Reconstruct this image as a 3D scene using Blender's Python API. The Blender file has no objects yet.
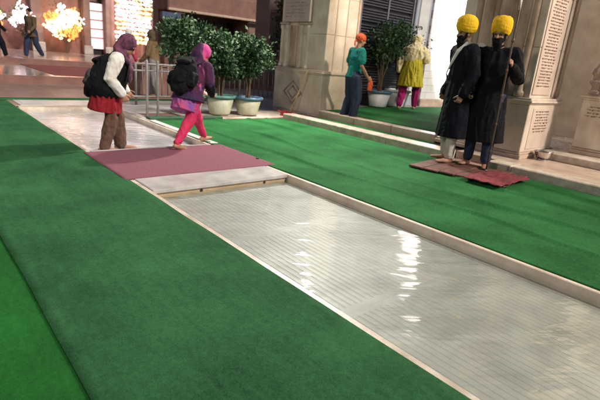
import bpy, math, random
from math import radians as R, sin, cos, pi, atan2
from mathutils import Vector as V, Matrix, noise
random.seed(7)
S = bpy.context.scene
COL = S.collection
H = 1.26

# ------------------------------------------------------------------ materials
def nt(name):
    m = bpy.data.materials.new(name); m.use_nodes = True
    t = m.node_tree; b = t.nodes['Principled BSDF']
    return m, t, b

def mat(name, c, rough=.6, var=.0, scale=5., c2=None, bump=0., bscale=40., metal=0., spec=.5, detail=4., stretch=None, sheen=0., rvar=0., fine=0., fscale=300.):
    """noise-varied principled material in object space"""
    m, t, b = nt(name); N = t.nodes; L = t.links
    b.inputs['Roughness'].default_value = rough
    b.inputs['Metallic'].default_value = metal
    b.inputs['Specular IOR Level'].default_value = spec
    if sheen:
        b.inputs['Sheen Weight'].default_value = sheen * .3
    tc = N.new('ShaderNodeTexCoord')
    src = tc.outputs['Object']
    if stretch:
        mp = N.new('ShaderNodeMapping'); mp.inputs['Scale'].default_value = stretch
        L.new(src, mp.inputs[0]); src = mp.outputs[0]
    if c2 is None:
        c2 = tuple(max(0, x * (1 - var)) for x in c)
        c1 = tuple(min(1, x * (1 + var)) for x in c)
    else:
        c1 = c
    nz = N.new('ShaderNodeTexNoise'); nz.inputs['Scale'].default_value = scale
    nz.inputs['Detail'].default_value = detail; nz.inputs['Roughness'].default_value = .6
    L.new(src, nz.inputs['Vector'])
    cr = N.new('ShaderNodeValToRGB')
    cr.color_ramp.elements[0].position = .32; cr.color_ramp.elements[1].position = .68
    cr.color_ramp.elements[0].color = (*c2, 1); cr.color_ramp.elements[1].color = (*c1, 1)
    L.new(nz.outputs['Fac'], cr.inputs[0])
    out = cr.outputs[0]
    if fine:
        n2 = N.new('ShaderNodeTexNoise'); n2.inputs['Scale'].default_value = fscale; n2.inputs['Detail'].default_value = 2
        L.new(tc.outputs['Object'], n2.inputs['Vector'])
        mr = N.new('ShaderNodeMapRange'); mr.inputs[1].default_value = .3; mr.inputs[2].default_value = .7
        mr.inputs[3].default_value = 1 - fine; mr.inputs[4].default_value = 1 + fine
        L.new(n2.outputs['Fac'], mr.inputs[0])
        mx = N.new('ShaderNodeVectorMath'); mx.operation = 'SCALE'
        L.new(out, mx.inputs[0]); L.new(mr.outputs[0], mx.inputs['Scale']); out = mx.outputs[0]
    L.new(out, b.inputs['Base Color'])
    if bump:
        bz = N.new('ShaderNodeTexNoise'); bz.inputs['Scale'].default_value = bscale; bz.inputs['Detail'].default_value = 3
        L.new(src, bz.inputs['Vector'])
        bp = N.new('ShaderNodeBump'); bp.inputs['Strength'].default_value = bump; bp.inputs['Distance'].default_value = .02
        L.new(bz.outputs['Fac'], bp.inputs['Height']); L.new(bp.outputs[0], b.inputs['Normal'])
    if rvar:
        mr = N.new('ShaderNodeMapRange'); mr.inputs[3].default_value = max(0, rough - rvar); mr.inputs[4].default_value = rough + rvar
        L.new(nz.outputs['Fac'], mr.inputs[0]); L.new(mr.outputs[0], b.inputs['Roughness'])
    return m

def emis(name, c, s):
    m, t, b = nt(name)
    b.inputs['Base Color'].default_value = (*c, 1)
    b.inputs['Emission Color'].default_value = (*c, 1)
    b.inputs['Emission Strength'].default_value = s
    return m

def carpet_mat(name, a, b_, stripes=True):
    """short synthetic turf: blade-scale speckle, tuft bump, faint pile lines along the roll, worn patches"""
    m, t, b = nt(name); N = t.nodes; L = t.links
    b.inputs['Roughness'].default_value = .9; b.inputs['Specular IOR Level'].default_value = .12
    tc = N.new('ShaderNodeTexCoord')
    def noi(sc, det=3, vec=None, ro=.6):
        n = N.new('ShaderNodeTexNoise'); n.inputs['Scale'].default_value = sc; n.inputs['Detail'].default_value = det
        n.inputs['Roughness'].default_value = ro
        L.new(vec or tc.outputs['Object'], n.inputs['Vector']); return n.outputs['Fac']
    mp = N.new('ShaderNodeMapping'); mp.inputs['Scale'].default_value = (1, .12, 1); L.new(tc.outputs['Object'], mp.inputs[0])
    big = noi(1.3, 5); pile = noi(26, 3, mp.outputs[0]); fine = noi(170, 3, None, .8); mid = noi(38, 4, None, .75)
    def mth(op, x, y):
        n = N.new('ShaderNodeMath'); n.operation = op
        for i, q in enumerate((x, y)):
            if isinstance(q, (int, float)): n.inputs[i].default_value = q
            else: L.new(q, n.inputs[i])
        return n.outputs[0]
    f = mth('ADD', mth('MULTIPLY', big, .62), mth('MULTIPLY', pile, .18 if stripes else .05))
    f = mth('ADD', f, mth('MULTIPLY', fine, .55)); f = mth('ADD', f, mth('MULTIPLY', mid, .38))
    mr = N.new('ShaderNodeMapRange'); mr.inputs[1].default_value = .68; mr.inputs[2].default_value = 1.06
    L.new(f, mr.inputs[0])
    mx = N.new('ShaderNodeMix'); mx.data_type = 'RGBA'
    mx.inputs['A'].default_value = (*a, 1); mx.inputs['B'].default_value = (*b_, 1)
    L.new(mr.outputs[0], mx.inputs['Factor']); L.new(mx.outputs['Result'], b.inputs['Base Color'])
    bp = N.new('ShaderNodeBump'); bp.inputs['Strength'].default_value = .7; bp.inputs['Distance'].default_value = .008
    L.new(mth('ADD', fine, mid), bp.inputs['Height']); L.new(bp.outputs[0], b.inputs['Normal'])
    return m

def slab_mat(name, c1, c2, grout, sx, sy, rough=.35, vein=.5, off=(0, 0), mort=.012, rvar=.1):
    m, t, b = nt(name); N = t.nodes; L = t.links
    tc = N.new('ShaderNodeTexCoord')
    mp = N.new('ShaderNodeMapping'); mp.inputs['Location'].default_value = (*off, 0)
    L.new(tc.outputs['Object'], mp.inputs[0])
    br = N.new('ShaderNodeTexBrick'); br.inputs['Scale'].default_value = 1; br.offset = 0.5
    br.inputs['Brick Width'].default_value = sx; br.inputs['Row Height'].default_value = sy
    br.inputs['Mortar Size'].default_value = mort * .5; br.inputs['Mortar Smooth'].default_value = .3
    br.inputs['Color1'].default_value = (*c1, 1); br.inputs['Color2'].default_value = (*c2, 1); br.inputs['Mortar'].default_value = (*grout, 1)
    L.new(mp.outputs[0], br.inputs['Vector'])
    nz = N.new('ShaderNodeTexNoise'); nz.inputs['Scale'].default_value = 2.2; nz.inputs['Detail'].default_value = 8
    nz.inputs['Distortion'].default_value = 1.2
    L.new(tc.outputs['Object'], nz.inputs['Vector'])
    mr = N.new('ShaderNodeMapRange'); mr.inputs[1].default_value = .3; mr.inputs[2].default_value = .7
    mr.inputs[3].default_value = 1 - .35 * vein; mr.inputs[4].default_value = 1.1
    L.new(nz.outputs['Fac'], mr.inputs[0])
    mx = N.new('ShaderNodeVectorMath'); mx.operation = 'SCALE'
    L.new(br.outputs['Color'], mx.inputs[0]); L.new(mr.outputs[0], mx.inputs['Scale'])
    L.new(mx.outputs[0], b.inputs['Base Color'])
    m2 = N.new('ShaderNodeMapRange'); m2.inputs[3].default_value = max(.03, rough - rvar); m2.inputs[4].default_value = rough + rvar
    L.new(nz.outputs['Fac'], m2.inputs[0]); L.new(m2.outputs[0], b.inputs['Roughness'])
    return m

def basin_mat():
    """pale grey marble with grooves cut along the channel, slab joints across, dirt film"""
    m, t, b = nt('ribbed_marble'); N = t.nodes; L = t.links
    tc = N.new('ShaderNodeTexCoord'); sp = N.new('ShaderNodeSeparateXYZ'); L.new(tc.outputs['Object'], sp.inputs[0])
    def mth(op, x, y=0, z=0):
        n = N.new('ShaderNodeMath'); n.operation = op
        for i, q in enumerate((x, y, z)):
            if isinstance(q, (int, float)): n.inputs[i].default_value = q
            else: L.new(q, n.inputs[i])
        return n.outputs[0]
    nz = N.new('ShaderNodeTexNoise'); nz.inputs['Scale'].default_value = 2.5; nz.inputs['Detail'].default_value = 7; nz.inputs['Distortion'].default_value = .8
    L.new(tc.outputs['Object'], nz.inputs['Vector'])
    n3 = N.new('ShaderNodeTexNoise'); n3.inputs['Scale'].default_value = .9; n3.inputs['Detail'].default_value = 3
    L.new(tc.outputs['Object'], n3.inputs['Vector'])
    # grooves
    w = mth('FRACT', mth('DIVIDE', mth('ADD', sp.outputs['X'], mth('MULTIPLY', nz.outputs['Fac'], .004)), .047))
    g = mth('ABSOLUTE', mth('SUBTRACT', w, .5))           # 0 centre .5 edge
    gr = N.new('ShaderNodeMapRange'); gr.interpolation_type = 'SMOOTHSTEP'
    gr.inputs[1].default_value = .06; gr.inputs[2].default_value = .2
    L.new(g, gr.inputs[0])                                  # 0 in groove, 1 on rib
    # joints across every 1.18 m, 12cm wide flat margin each side
    j = mth('ABSOLUTE', mth('SUBTRACT', mth('FRACT', mth('DIVIDE', mth('ADD', sp.outputs['Y'], .32), 1.22)), .5))
    jm = N.new('ShaderNodeMapRange'); jm.inputs[1].default_value = .035; jm.inputs[2].default_value = .05; L.new(j, jm.inputs[0])  # 0 on plain margin
    jl = N.new('ShaderNodeMapRange'); jl.inputs[1].default_value = .002; jl.inputs[2].default_value = .006; L.new(j, jl.inputs[0])
    groove = mth('MULTIPLY', mth('SUBTRACT', 1, gr.outputs[0]), jm.outputs[0])
    # plain edge margins
    xm = N.new('ShaderNodeMapRange'); xm.inputs[1].default_value = 1.66; xm.inputs[2].default_value = 1.67; L.new(sp.outputs['X'], xm.inputs[0])
    xm2 = N.new('ShaderNodeMapRange'); xm2.inputs[1].default_value = 3.19; xm2.inputs[2].default_value = 3.2
    xm2.inputs[3].default_value = 1; xm2.inputs[4].default_value = 0; L.new(sp.outputs['X'], xm2.inputs[0])
    groove = mth('MULTIPLY', mth('MULTIPLY', groove, xm.outputs[0]), xm2.outputs[0])
    cr = N.new('ShaderNodeValToRGB'); e = cr.color_ramp.elements
    e[0].position = .3; e[0].color = (.25, .246, .222, 1); e[1].position = .7; e[1].color = (.40, .39, .355, 1)
    L.new(nz.outputs['Fac'], cr.inputs[0])
    wv = N.new('ShaderNodeMapRange'); wv.inputs[3].default_value = .82; wv.inputs[4].default_value = 1.15
    L.new(n3.outputs['Fac'], wv.inputs[0])
    dirt = mth('SUBTRACT', 1, mth('MULTIPLY', groove, mth('MULTIPLY', mth('MAXIMUM', mth('SUBTRACT', mth('ADD', n3.outputs['Fac'], nz.outputs['Fac']), .70), 0), .15)))
    dirt = mth('MULTIPLY', dirt, mth('ADD', .92, mth('MULTIPLY', jl.outputs[0], .08)))
    sc = N.new('ShaderNodeVectorMath'); sc.operation = 'SCALE'; L.new(cr.outputs[0], sc.inputs[0])
    L.new(mth('MULTIPLY', dirt, wv.outputs[0]), sc.inputs['Scale']); L.new(sc.outputs[0], b.inputs['Base Color'])
    b.inputs['Roughness'].default_value = .5
    bp = N.new('ShaderNodeBump'); bp.inputs['Strength'].default_value = .6; bp.inputs['Distance'].default_value = .004; bp.invert = True
    L.new(groove, bp.inputs['Height']); L.new(bp.outputs[0], b.inputs['Normal'])
    return m

def water_mat(name, bump, sc1=3., sc2=14., dist=.02, tint=(.93, .97, .95), ior=1.38):
    m, t, b = nt(name); N = t.nodes; L = t.links
    N.remove(b); out = N['Material Output']
    tc = N.new('ShaderNodeTexCoord')
    m0 = N.new('ShaderNodeMapping'); m0.inputs['Rotation'].default_value = (0, 0, R(38)); L.new(tc.outputs['Object'], m0.inputs[0])
    mp = N.new('ShaderNodeMapping'); mp.inputs['Scale'].default_value = (.8, 3.0, 1)
    L.new(m0.outputs[0], mp.inputs[0])
    n1 = N.new('ShaderNodeTexNoise'); n1.inputs['Scale'].default_value = sc1; n1.inputs['Detail'].default_value = 2; n1.inputs['Distortion'].default_value = .6
    n2 = N.new('ShaderNodeTexNoise'); n2.inputs['Scale'].default_value = sc2; n2.inputs['Detail'].default_value = 1
    L.new(mp.outputs[0], n1.inputs['Vector']); L.new(tc.outputs['Object'], n2.inputs['Vector'])
    ma = N.new('ShaderNodeMath'); ma.operation = 'MULTIPLY_ADD'; ma.inputs[1].default_value = .12
    L.new(n2.outputs['Fac'], ma.inputs[0]); L.new(n1.outputs['Fac'], ma.inputs[2])
    bp = N.new('ShaderNodeBump'); bp.inputs['Strength'].default_value = bump; bp.inputs['Distance'].default_value = dist
    L.new(ma.outputs[0], bp.inputs['Height'])
    gl = N.new('ShaderNodeBsdfGlossy'); gl.inputs['Roughness'].default_value = .03
    tr = N.new('ShaderNodeBsdfTransparent'); tr.inputs[0].default_value = (*tint, 1)
    fr = N.new('ShaderNodeFresnel'); fr.inputs['IOR'].default_value = ior
    mx = N.new('ShaderNodeMixShader')
    L.new(bp.outputs[0], gl.inputs['Normal']); L.new(bp.outputs[0], fr.inputs['Normal'])
    ge = N.new('ShaderNodeNewGeometry'); one = N.new('ShaderNodeMath'); one.operation = 'SUBTRACT'; one.inputs[0].default_value = 1
    L.new(ge.outputs['Backfacing'], one.inputs[1]); mu = N.new('ShaderNodeMath'); mu.operation = 'MULTIPLY'
    L.new(fr.outputs[0], mu.inputs[0]); L.new(one.outputs[0], mu.inputs[1])
    L.new(mu.outputs[0], mx.inputs[0]); L.new(tr.outputs[0], mx.inputs[1]); L.new(gl.outputs[0], mx.inputs[2])
    L.new(mx.outputs[0], out.inputs['Surface'])
    return m

M = {}
M['turf_l'] = carpet_mat('turf_blue_green', (.008, .048, .018), (.040, .160, .060))
M['turf_far_l'] = carpet_mat('turf_deep_green', (.004, .058, .007), (.016, .155, .026))
M['turf_r'] = carpet_mat('turf_bright_green', (.011, .082, .021), (.044, .225, .068), False)
M['mat_purple'] = mat('purple_mat', (.27, .105, .135), .9, c2=(.18, .07, .095), scale=60, bump=.5, bscale=250, fine=.3, fscale=220, spec=.2)
M['red_carpet'] = mat('red_carpet', (.24, .075, .068), .85, var=.25, scale=3, spec=.2)
M['marble_cream'] = mat('marble_cream', (.72, .63, .53), .34, c2=(.50, .40, .31), scale=2.6, detail=9, bump=.08, bscale=30, rvar=.12)
M['marble_pink'] = mat('marble_pink', (.58, .46, .37), .33, c2=(.40, .29, .22), scale=5, detail=9, bump=.08, bscale=30, rvar=.12)
M['kerb_pink'] = mat('kerb_pink', (.72, .62, .52), .4, c2=(.52, .42, .33), scale=5, detail=9, bump=.1, bscale=40)
M['marble_kerb'] = mat('marble_kerb', (.64, .57, .48), .4, c2=(.36, .29, .22), scale=6, detail=9, bump=.12, bscale=50)
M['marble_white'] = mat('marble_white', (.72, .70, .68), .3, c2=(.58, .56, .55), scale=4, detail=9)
M['marble_grey'] = mat('marble_grey', (.47, .45, .43), .32, c2=(.30, .28, .27), scale=4, detail=9, rvar=.1)
M['panel'] = mat('inscribed_marble', (.64, .52, .44), .35, c2=(.54, .41, .33), scale=4, detail=6)
M['ink'] = mat('cut_lettering', (.14, .085, .06), .7, var=.3, scale=30)
M['faint'] = mat('faint_lettering', (.33, .26, .23), .6)
M['stain'] = mat('weathered_marble', (.56, .44, .33), .5, c2=(.20, .12, .075), scale=4.5, detail=10, bump=.25, bscale=25, stretch=(1, 1, .35))
M['sand'] = mat('red_sandstone', (.25, .13, .105), .7, c2=(.16, .078, .062), scale=3, detail=7)
M['sand2'] = mat('pink_plaster', (.23, .155, .13), .75, c2=(.15, .095, .08), scale=2, detail=7)
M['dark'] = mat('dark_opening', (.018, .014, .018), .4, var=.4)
M['darkwood'] = mat('dark_wood', (.06, .035, .025), .5, var=.4, scale=8)
M['lilac'] = mat('lilac_shutter', (.065, .062, .085), .5, var=.2)
M['bluegrey'] = mat('bluegrey_marble', (.36, .38, .44), .4, var=.15)
M['board'] = mat('worn_red_wood', (.15, .055, .038), .75, c2=(.045, .02, .015), scale=9, detail=8, bump=.3, bscale=60)
M['rug'] = mat('red_rug', (.26, .035, .045), .9, c2=(.09, .015, .02), scale=22, bump=.4, bscale=150)
M['rubber'] = mat('black_rubber', (.015, .017, .016), .7, var=.3)
M['steel'] = mat('steel', (.62, .60, .58), .22, var=.1, metal=1.)
M['bronze'] = mat('bronze', (.14, .09, .05), .45, var=.2, metal=.8)
M['rail'] = mat('painted_rail', (.19, .175, .17), .4, var=.15, scale=9)
M['pot'] = mat('cream_pot', (.55, .53, .43), .55, c2=(.38, .35, .26), scale=6, detail=7)
M['rim'] = mat('blue_rim', (.07, .15, .24), .5, var=.25, scale=8)
M['rim_teal'] = mat('teal_rim', (.10, .25, .24), .5, var=.2, scale=8)
M['pot_white'] = mat('white_pot', (.62, .64, .68), .5, var=.12, scale=6)
M['soil'] = mat('soil', (.04, .028, .02), .95, var=.5, scale=20)
M['bark'] = mat('bark', (.10, .065, .04), .9, var=.4, scale=14, bump=.4)
M['red_plastic'] = mat('red_plastic', (.42, .03, .03), .45, var=.2)
M['broomwood'] = mat('pale_wood', (.55, .40, .24), .6, var=.2, scale=14)
M['bristle'] = mat('bristle', (.35, .25, .12), .9, var=.4, scale=40)
def leaf_mat(name, a, b_):
    m, t, b = nt(name); N = t.nodes; L = t.links
    g = N.new('ShaderNodeNewGeometry'); cr = N.new('ShaderNodeValToRGB')
    cr.color_ramp.elements[0].color = (*a, 1); cr.color_ramp.elements[1].color = (*b_, 1)
    L.new(g.outputs['Random Per Island'], cr.inputs[0]); L.new(cr.outputs[0], b.inputs['Base Color'])
    b.inputs['Roughness'].default_value = .5; b.inputs['Specular IOR Level'].default_value = .3
    return m
M['leaf'] = leaf_mat('leaf', (.010, .034, .016), (.075, .145, .062))
M['leaf_dark'] = leaf_mat('leaf_dark', (.012, .022, .014), (.045, .07, .04))
# skin, hair, cloth
M['skin'] = mat('skin', (.34, .18, .11), .5, var=.12, scale=9)
M['eye'] = mat('eye_dark', (.02, .014, .012), .2, var=.1)
M['lip'] = mat('lip', (.22, .07, .055), .5, var=.1)
M['hair'] = mat('black_hair', (.008, .007, .007), .8, spec=.15, var=.4, scale=40, bump=.5, bscale=120)
def cloth(name, c, c2=None, scale=6, rough=.8, **k):
    M[name] = mat('cloth_' + name, c, rough, var=.15, c2=c2, scale=scale, bump=.25, bscale=140, spec=.12, sheen=.05, **k)
cloth('navy', (.006, .007, .012)); cloth('black', (.005, .006, .008)); cloth('charcoal', (.05, .05, .052))
cloth('pale', (.52, .48, .42)); cloth('yellow_t', (.82, .53, .03), (.74, .40, .015)); cloth('white', (.62, .60, .57))
cloth('red', (.22, .014, .022)); cloth('brown', (.075, .04, .03), (.125, .075, .055), 22); cloth('pinkscarf', (.70, .09, .20), (.42, .05, .24), 5)
cloth('violet', (.022, .020, .065), (.09, .02, .05), 5); cloth('pink', (.56, .035, .10), (.44, .03, .10), 9)
cloth('bluepink', (.11, .08, .34), (.42, .07, .15), 9); cloth('teal', (.015, .20, .18), (.01, .14, .13), 5); cloth('denim', (.03, .04, .075))
cloth('orange', (.62, .13, .05), (.48, .08, .04), 10); cloth('cream', (.66, .58, .38), (.52, .44, .22), 8); cloth('mustard', (.42, .36, .035), (.32, .26, .02), 7)
cloth('magenta', (.30, .015, .11), (.20, .01, .08), 7); cloth('olive', (.10, .075, .045)); cloth('scarf_dark', (.035, .02, .04), (.20, .07, .11), 14)
cloth('grey', (.20, .18, .19)); cloth('rose', (.45, .06, .10))
M['bulb_white'] = emis('bulb_white', (1., .86, .93), 4.5)
M['bulb_warm'] = emis('bulb_warm', (1., .66, .22), 2.6)
M['bulb_red'] = emis('bulb_red', (1., .22, .05), 2.)
M['bulb_green'] = emis('bulb_green', (.75, .9, .25), 2.5)
M['lamp'] = emis('lamp_glass', (1., .93, .85), 14.)
M['shop'] = emis('lit_shop_interior', (.95, .70, .74), .55)

# ------------------------------------------------------------------ object helpers
def mesh_obj(name, verts, faces, m, parent=None, smooth=False, loc=None, matidx=None):
    me = bpy.data.meshes.new(name); me.from_pydata([tuple(v) for v in verts], [], faces); me.update()
    if isinstance(m, (list, tuple)):
        for q in m: me.materials.append(q)
        if matidx: me.polygons.foreach_set('material_index', matidx)
    else: me.materials.append(m)
    if smooth: me.polygons.foreach_set('use_smooth', [True] * len(me.polygons))
    o = bpy.data.objects.new(name, me); COL.objects.link(o)
    if parent: o.parent = parent
    if loc: o.location = loc
    return o

def tag(o, label=None, cat=None, group=None, kind=None):
    if label: o['label'] = label
    if cat: o['category'] = cat
    if group: o['group'] = group
    if kind: o['kind'] = kind
    return o

def empty(name, loc, rz=0, label=None, cat=None, group=None):
    o = bpy.data.objects.new(name, None); COL.objects.link(o); o.empty_display_size = .1
    o.location = loc; o.rotation_euler = (0, 0, rz)
    return tag(o, label, cat, group)

class MB:
    def __init__(s): s.v = []; s.f = []
    def add(s, vs, fs):
        n = len(s.v); s.v += [V(v) for v in vs]; s.f += [tuple(i + n for i in f) for f in fs]; return s
    def box(s, x0, x1, y0, y1, z0, z1, bev=0.):
        if bev:
            b = min(bev, (x1 - x0) * .45, (y1 - y0) * .45, (z1 - z0) * .45)
            P = {}
            vs = []; fs = []
            for i, X in enumerate((x0, x1)):
                for j, Y in enumerate((y0, y1)):
                    for k, Z in enumerate((z0, z1)):
                        sx = b if i == 0 else -b; sy = b if j == 0 else -b; sz = b if k == 0 else -b
                        P[i, j, k] = len(vs)
                        vs += [(X, Y + sy, Z + sz), (X + sx, Y, Z + sz), (X + sx, Y + sy, Z)]
            for i in (0, 1):
                q = [P[i, 0, 0], P[i, 1, 0], P[i, 1, 1], P[i, 0, 1]]; fs.append(q if i else q[::-1])
                q = [P[0, i, 0] + 1, P[1, i, 0] + 1, P[1, i, 1] + 1, P[0, i, 1] + 1]; fs.append(q[::-1] if i else q)
                q = [P[0, 0, i] + 2, P[1, 0, i] + 2, P[1, 1, i] + 2, P[0, 1, i] + 2]; fs.append(q if i else q[::-1])
            for a in (0, 1):
                for c in (0, 1):
                    p, q = P[a, c, 0], P[a, c, 1]; f = [p, p + 1, q + 1, q]; fs.append(f if (a ^ c) else f[::-1])
                    p, q = P[a, 0, c], P[a, 1, c]; f = [p, p + 2, q + 2, q]; fs.append(f[::-1] if (a ^ c) else f)
                    p, q = P[0, a, c], P[1, a, c]; f = [p + 1, p + 2, q + 2, q + 1]; fs.append(f if (a ^ c) else f[::-1])
            for (i, j, k), p in P.items():
                f = [p, p + 1, p + 2]; fs.append(f if (i + j + k) % 2 else f[::-1])
            return s.add(vs, fs)
        vs = [(x, y, z) for x in (x0, x1) for y in (y0, y1) for z in (z0, z1)]
        return s.add(vs, [(0, 1, 3, 2), (4, 6, 7, 5), (0, 4, 5, 1), (2, 3, 7, 6), (0, 2, 6, 4), (1, 5, 7, 3)])
    def tube(s, pts, rad, side=(1, 0, 0), seg=14, round_ends=True):
        """loft of elliptical rings; rad entries r or (a along side, b across)"""
        pts = [V(p) for p in pts]; rad = [(r, r) if isinstance(r, (int, float)) else r for r in rad]
        side = V(side)
        if round_ends:
            d0 = (pts[0] - pts[1]).normalized(); d1 = (pts[-1] - pts[-2]).normalized()
            m0 = min(rad[0]); m1 = min(rad[-1])
            pre = [(pts[0] + d0 * m0 * k, (rad[0][0] * q, rad[0][1] * q)) for k, q in ((.95, .3), (.7, .72))]
            post = [(pts[-1] + d1 * m1 * k, (rad[-1][0] * q, rad[-1][1] * q)) for k, q in ((.7, .72), (.95, .3))]
            pts = [p for p, _ in pre] + pts + [p for p, _ in post]
            rad = [r for _, r in pre] + list(rad) + [r for _, r in post]
        vs = []; n = len(pts)
        for i, p in enumerate(pts):
            d = (pts[min(i + 1, n - 1)] - pts[max(i - 1, 0)]).normalized()
            a = side - d * side.dot(d)
            if a.length < .15:
                sd = V((0, 1, 0)) if abs(d.y) < .9 else V((0, 0, 1)); a = sd - d * sd.dot(d)
            a.normalize(); b = d.cross(a)
            for k in range(seg):
                t = 2 * pi * k / seg
                vs.append(p + a * rad[i][0] * cos(t) + b * rad[i][1] * sin(t))
        fs = []
        for i in range(n - 1):
            for k in range(seg):
                k2 = (k + 1) % seg
                fs.append((i * seg + k, i * seg + k2, (i + 1) * seg + k2, (i + 1) * seg + k))
        fs.append(tuple(range(seg))[::-1]); fs.append(tuple((n - 1) * seg + k for k in range(seg)))
        return s.add(vs, fs)
    def ell(s, c, a, b, d, nu=18, nv=12):
        """ellipsoid with axis vectors a,b,d"""
        c, a, b, d = V(c), V(a), V(b), V(d); vs = [c - d]
        for i in range(1, nv):
            ph = pi * i / nv
            for k in range(nu):
                t = 2 * pi * k / nu
                vs.append(c + (a * cos(t) + b * sin(t)) * sin(ph) - d * cos(ph))
        vs.append(c + d); fs = []
        for k in range(nu): fs.append((0, 1 + (k + 1) % nu, 1 + k))
        for i in range(nv - 2):
            for k in range(nu):
                k2 = (k + 1) % nu; o = 1 + i * nu
                fs.append((o + k, o + k2, o + nu + k2, o + nu + k))
        o = 1 + (nv - 2) * nu
        for k in range(nu): fs.append((o + k, o + (k + 1) % nu, o + nu))
        return s.add(vs, fs)
    def lathe(s, prof, c=(0, 0, 0), seg=32):
        vs = []; c = V(c)
        for r, z in prof:
            for k in range(seg):
                t = 2 * pi * k / seg; vs.append(c + V((r * cos(t), r * sin(t), z)))
        fs = []
        for i in range(len(prof) - 1):
            for k in range(seg):
                k2 = (k + 1) % seg
                fs.append((i * seg + k, i * seg + k2, (i + 1) * seg + k2, (i + 1) * seg + k))
        return s.add(vs, fs)
    def build(s, name, m, parent=None, smooth=False, loc=None):
        return mesh_obj(name, s.v, s.f, m, parent, smooth, loc)

def box(name, m, parent, *b, bev=.006):
    return MB().box(*b, bev=bev).build(name, m, parent)

def fused(name, mb, m, parent, voxel=.01, fold=0., fs=(14, 14, 3), smooth=2, seed=0.):
    """union of the shapes as one continuous skin, with cloth folds pushed along the normals"""
    me = bpy.data.meshes.new('tmp'); me.from_pydata([tuple(v) for v in mb.v], [], mb.f); me.update()
    o = bpy.data.objects.new(name, me); COL.objects.link(o)
    md = o.modifiers.new('r', 'REMESH'); md.mode = 'VOXEL'; md.voxel_size = voxel; md.use_smooth_shade = True
    if smooth:
        sm = o.modifiers.new('s', 'SMOOTH'); sm.iterations = smooth; sm.factor = .5
    dg = bpy.context.evaluated_depsgraph_get()
    new = bpy.data.meshes.new_from_object(o.evaluated_get(dg))
    o.modifiers.clear(); o.data = new; bpy.data.meshes.remove(me)
    new.name = name; new.materials.clear(); new.materials.append(m)
    if fold:
        nn = [v.normal.copy() for v in new.vertices]
        for v, nr in zip(new.vertices, nn):
            c = v.co
            sw = .05 * noise.noise(V((c.x * 3, c.y * 3, c.z * 3 + seed)))
            q = .75 - abs(noise.noise(V(((c.x + sw) * fs[0] * 1.2 + seed, (c.y - sw) * fs[1] * 1.2, c.z * fs[2] * .8 + seed)))) * 2.2
            q2 = .3 - abs(noise.noise(V((c.x * 16 - seed, c.y * 16, c.z * 22 + c.x * 14)))) * 1.6
            v.co = c + V((nr.x, nr.y, nr.z * .25)) * fold * (q + .35 * q2)
    new.polygons.foreach_set('use_smooth', [True] * len(new.polygons)); new.update()
    o.parent = parent
    return o

# ------------------------------------------------------------------ world, camera, light
w = bpy.data.worlds.new('World'); S.world = w; w.use_nodes = True
SUN_DIR = V((.16, -.76, .62)).normalized()        # towards the floodlight mast
sky = w.node_tree.nodes.new('ShaderNodeTexSky'); sky.sky_type = 'NISHITA'; sky.sun_disc = False
sky.sun_elevation = math.asin(SUN_DIR.z); sky.sun_rotation = atan2(SUN_DIR.x, SUN_DIR.y)
bg = w.node_tree.nodes['Background']; bg.inputs[1].default_value = .035
w.node_tree.links.new(sky.outputs[0], bg.inputs[0])
sl = bpy.data.lights.new('sun', 'SUN'); sl.energy = 2.7; sl.angle = R(7); sl.color = (1., .90, .79)
so = bpy.data.objects.new('floodlight_sun', sl); COL.objects.link(so)
so.rotation_euler = SUN_DIR.to_track_quat('Z', 'Y').to_euler()

cam = bpy.data.cameras.new('camera'); co = bpy.data.objects.new('camera', cam); COL.objects.link(co)
f = 464.
Y = V((-416, 179, -f)).normalized(); X = V((557, 93, -f)); X = (X - Y * X.dot(Y)).normalized(); Z = X.cross(Y)
Rm = Matrix((X, Y, Z))           # rows: world axes seen from the camera
co.matrix_world = Matrix.Translation((0, 0, H)) @ Rm.to_4x4()
cam.sensor_width = 36; cam.lens = 36 * f / 600; cam.clip_end = 600; cam.clip_start = .05
cam.dof.use_dof = True; cam.dof.focus_distance = 3.0; cam.dof.aperture_fstop = 3.4
S.camera = co
S.view_settings.view_transform = 'Standard'; S.view_settings.look = 'None'
S.view_settings.exposure = 0.38; S.view_settings.gamma = 1

#==SETTING==
# ------------------------------------------------------------------ ground and carpets
def sheet(name, x0, x1, y0, y1, z, m, n=None, fn=None, parent=None):
    nx, ny = n or (1, 1); vs = []; fs = []
    for j in range(ny + 1):
        for i in range(nx + 1):
            x = x0 + (x1 - x0) * i / nx; y = y0 + (y1 - y0) * j / ny
            vs.append((x, y, z + (fn(x, y) if fn else 0)))
    for j in range(ny):
        for i in range(nx):
            a = j * (nx + 1) + i; fs.append((a, a + 1, a + nx + 2, a + nx + 1))
    return mesh_obj(name, vs, fs, m, parent, smooth=bool(fn))
def slabsheet(name, rects, z, m, th=.25):
    mb = MB()
    for r in rects: mb.box(r[0], r[1], r[2], r[3], z - th, z)
    return tag(mb.build(name, m), kind='structure')

PX0, PX1 = 1.61, 3.25            # channel walls
paving = slab_mat('paving_marble', (.34, .22, .18), (.28, .17, .14), (.14, .09, .08), .9, .6, .45, .8)
g = sheet('ground', -250, 250, -250, 250, -.3, mat('far_ground', (.10, .07, .06), .7, var=.3, scale=.3)); tag(g, kind='structure')
slabsheet('pavement', [(-30, PX0, -12, 14.5), (3.25, 40, -12, 14.5), (PX0, 3.25, 9.86, 14.5)], -.006, paving)
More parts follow.
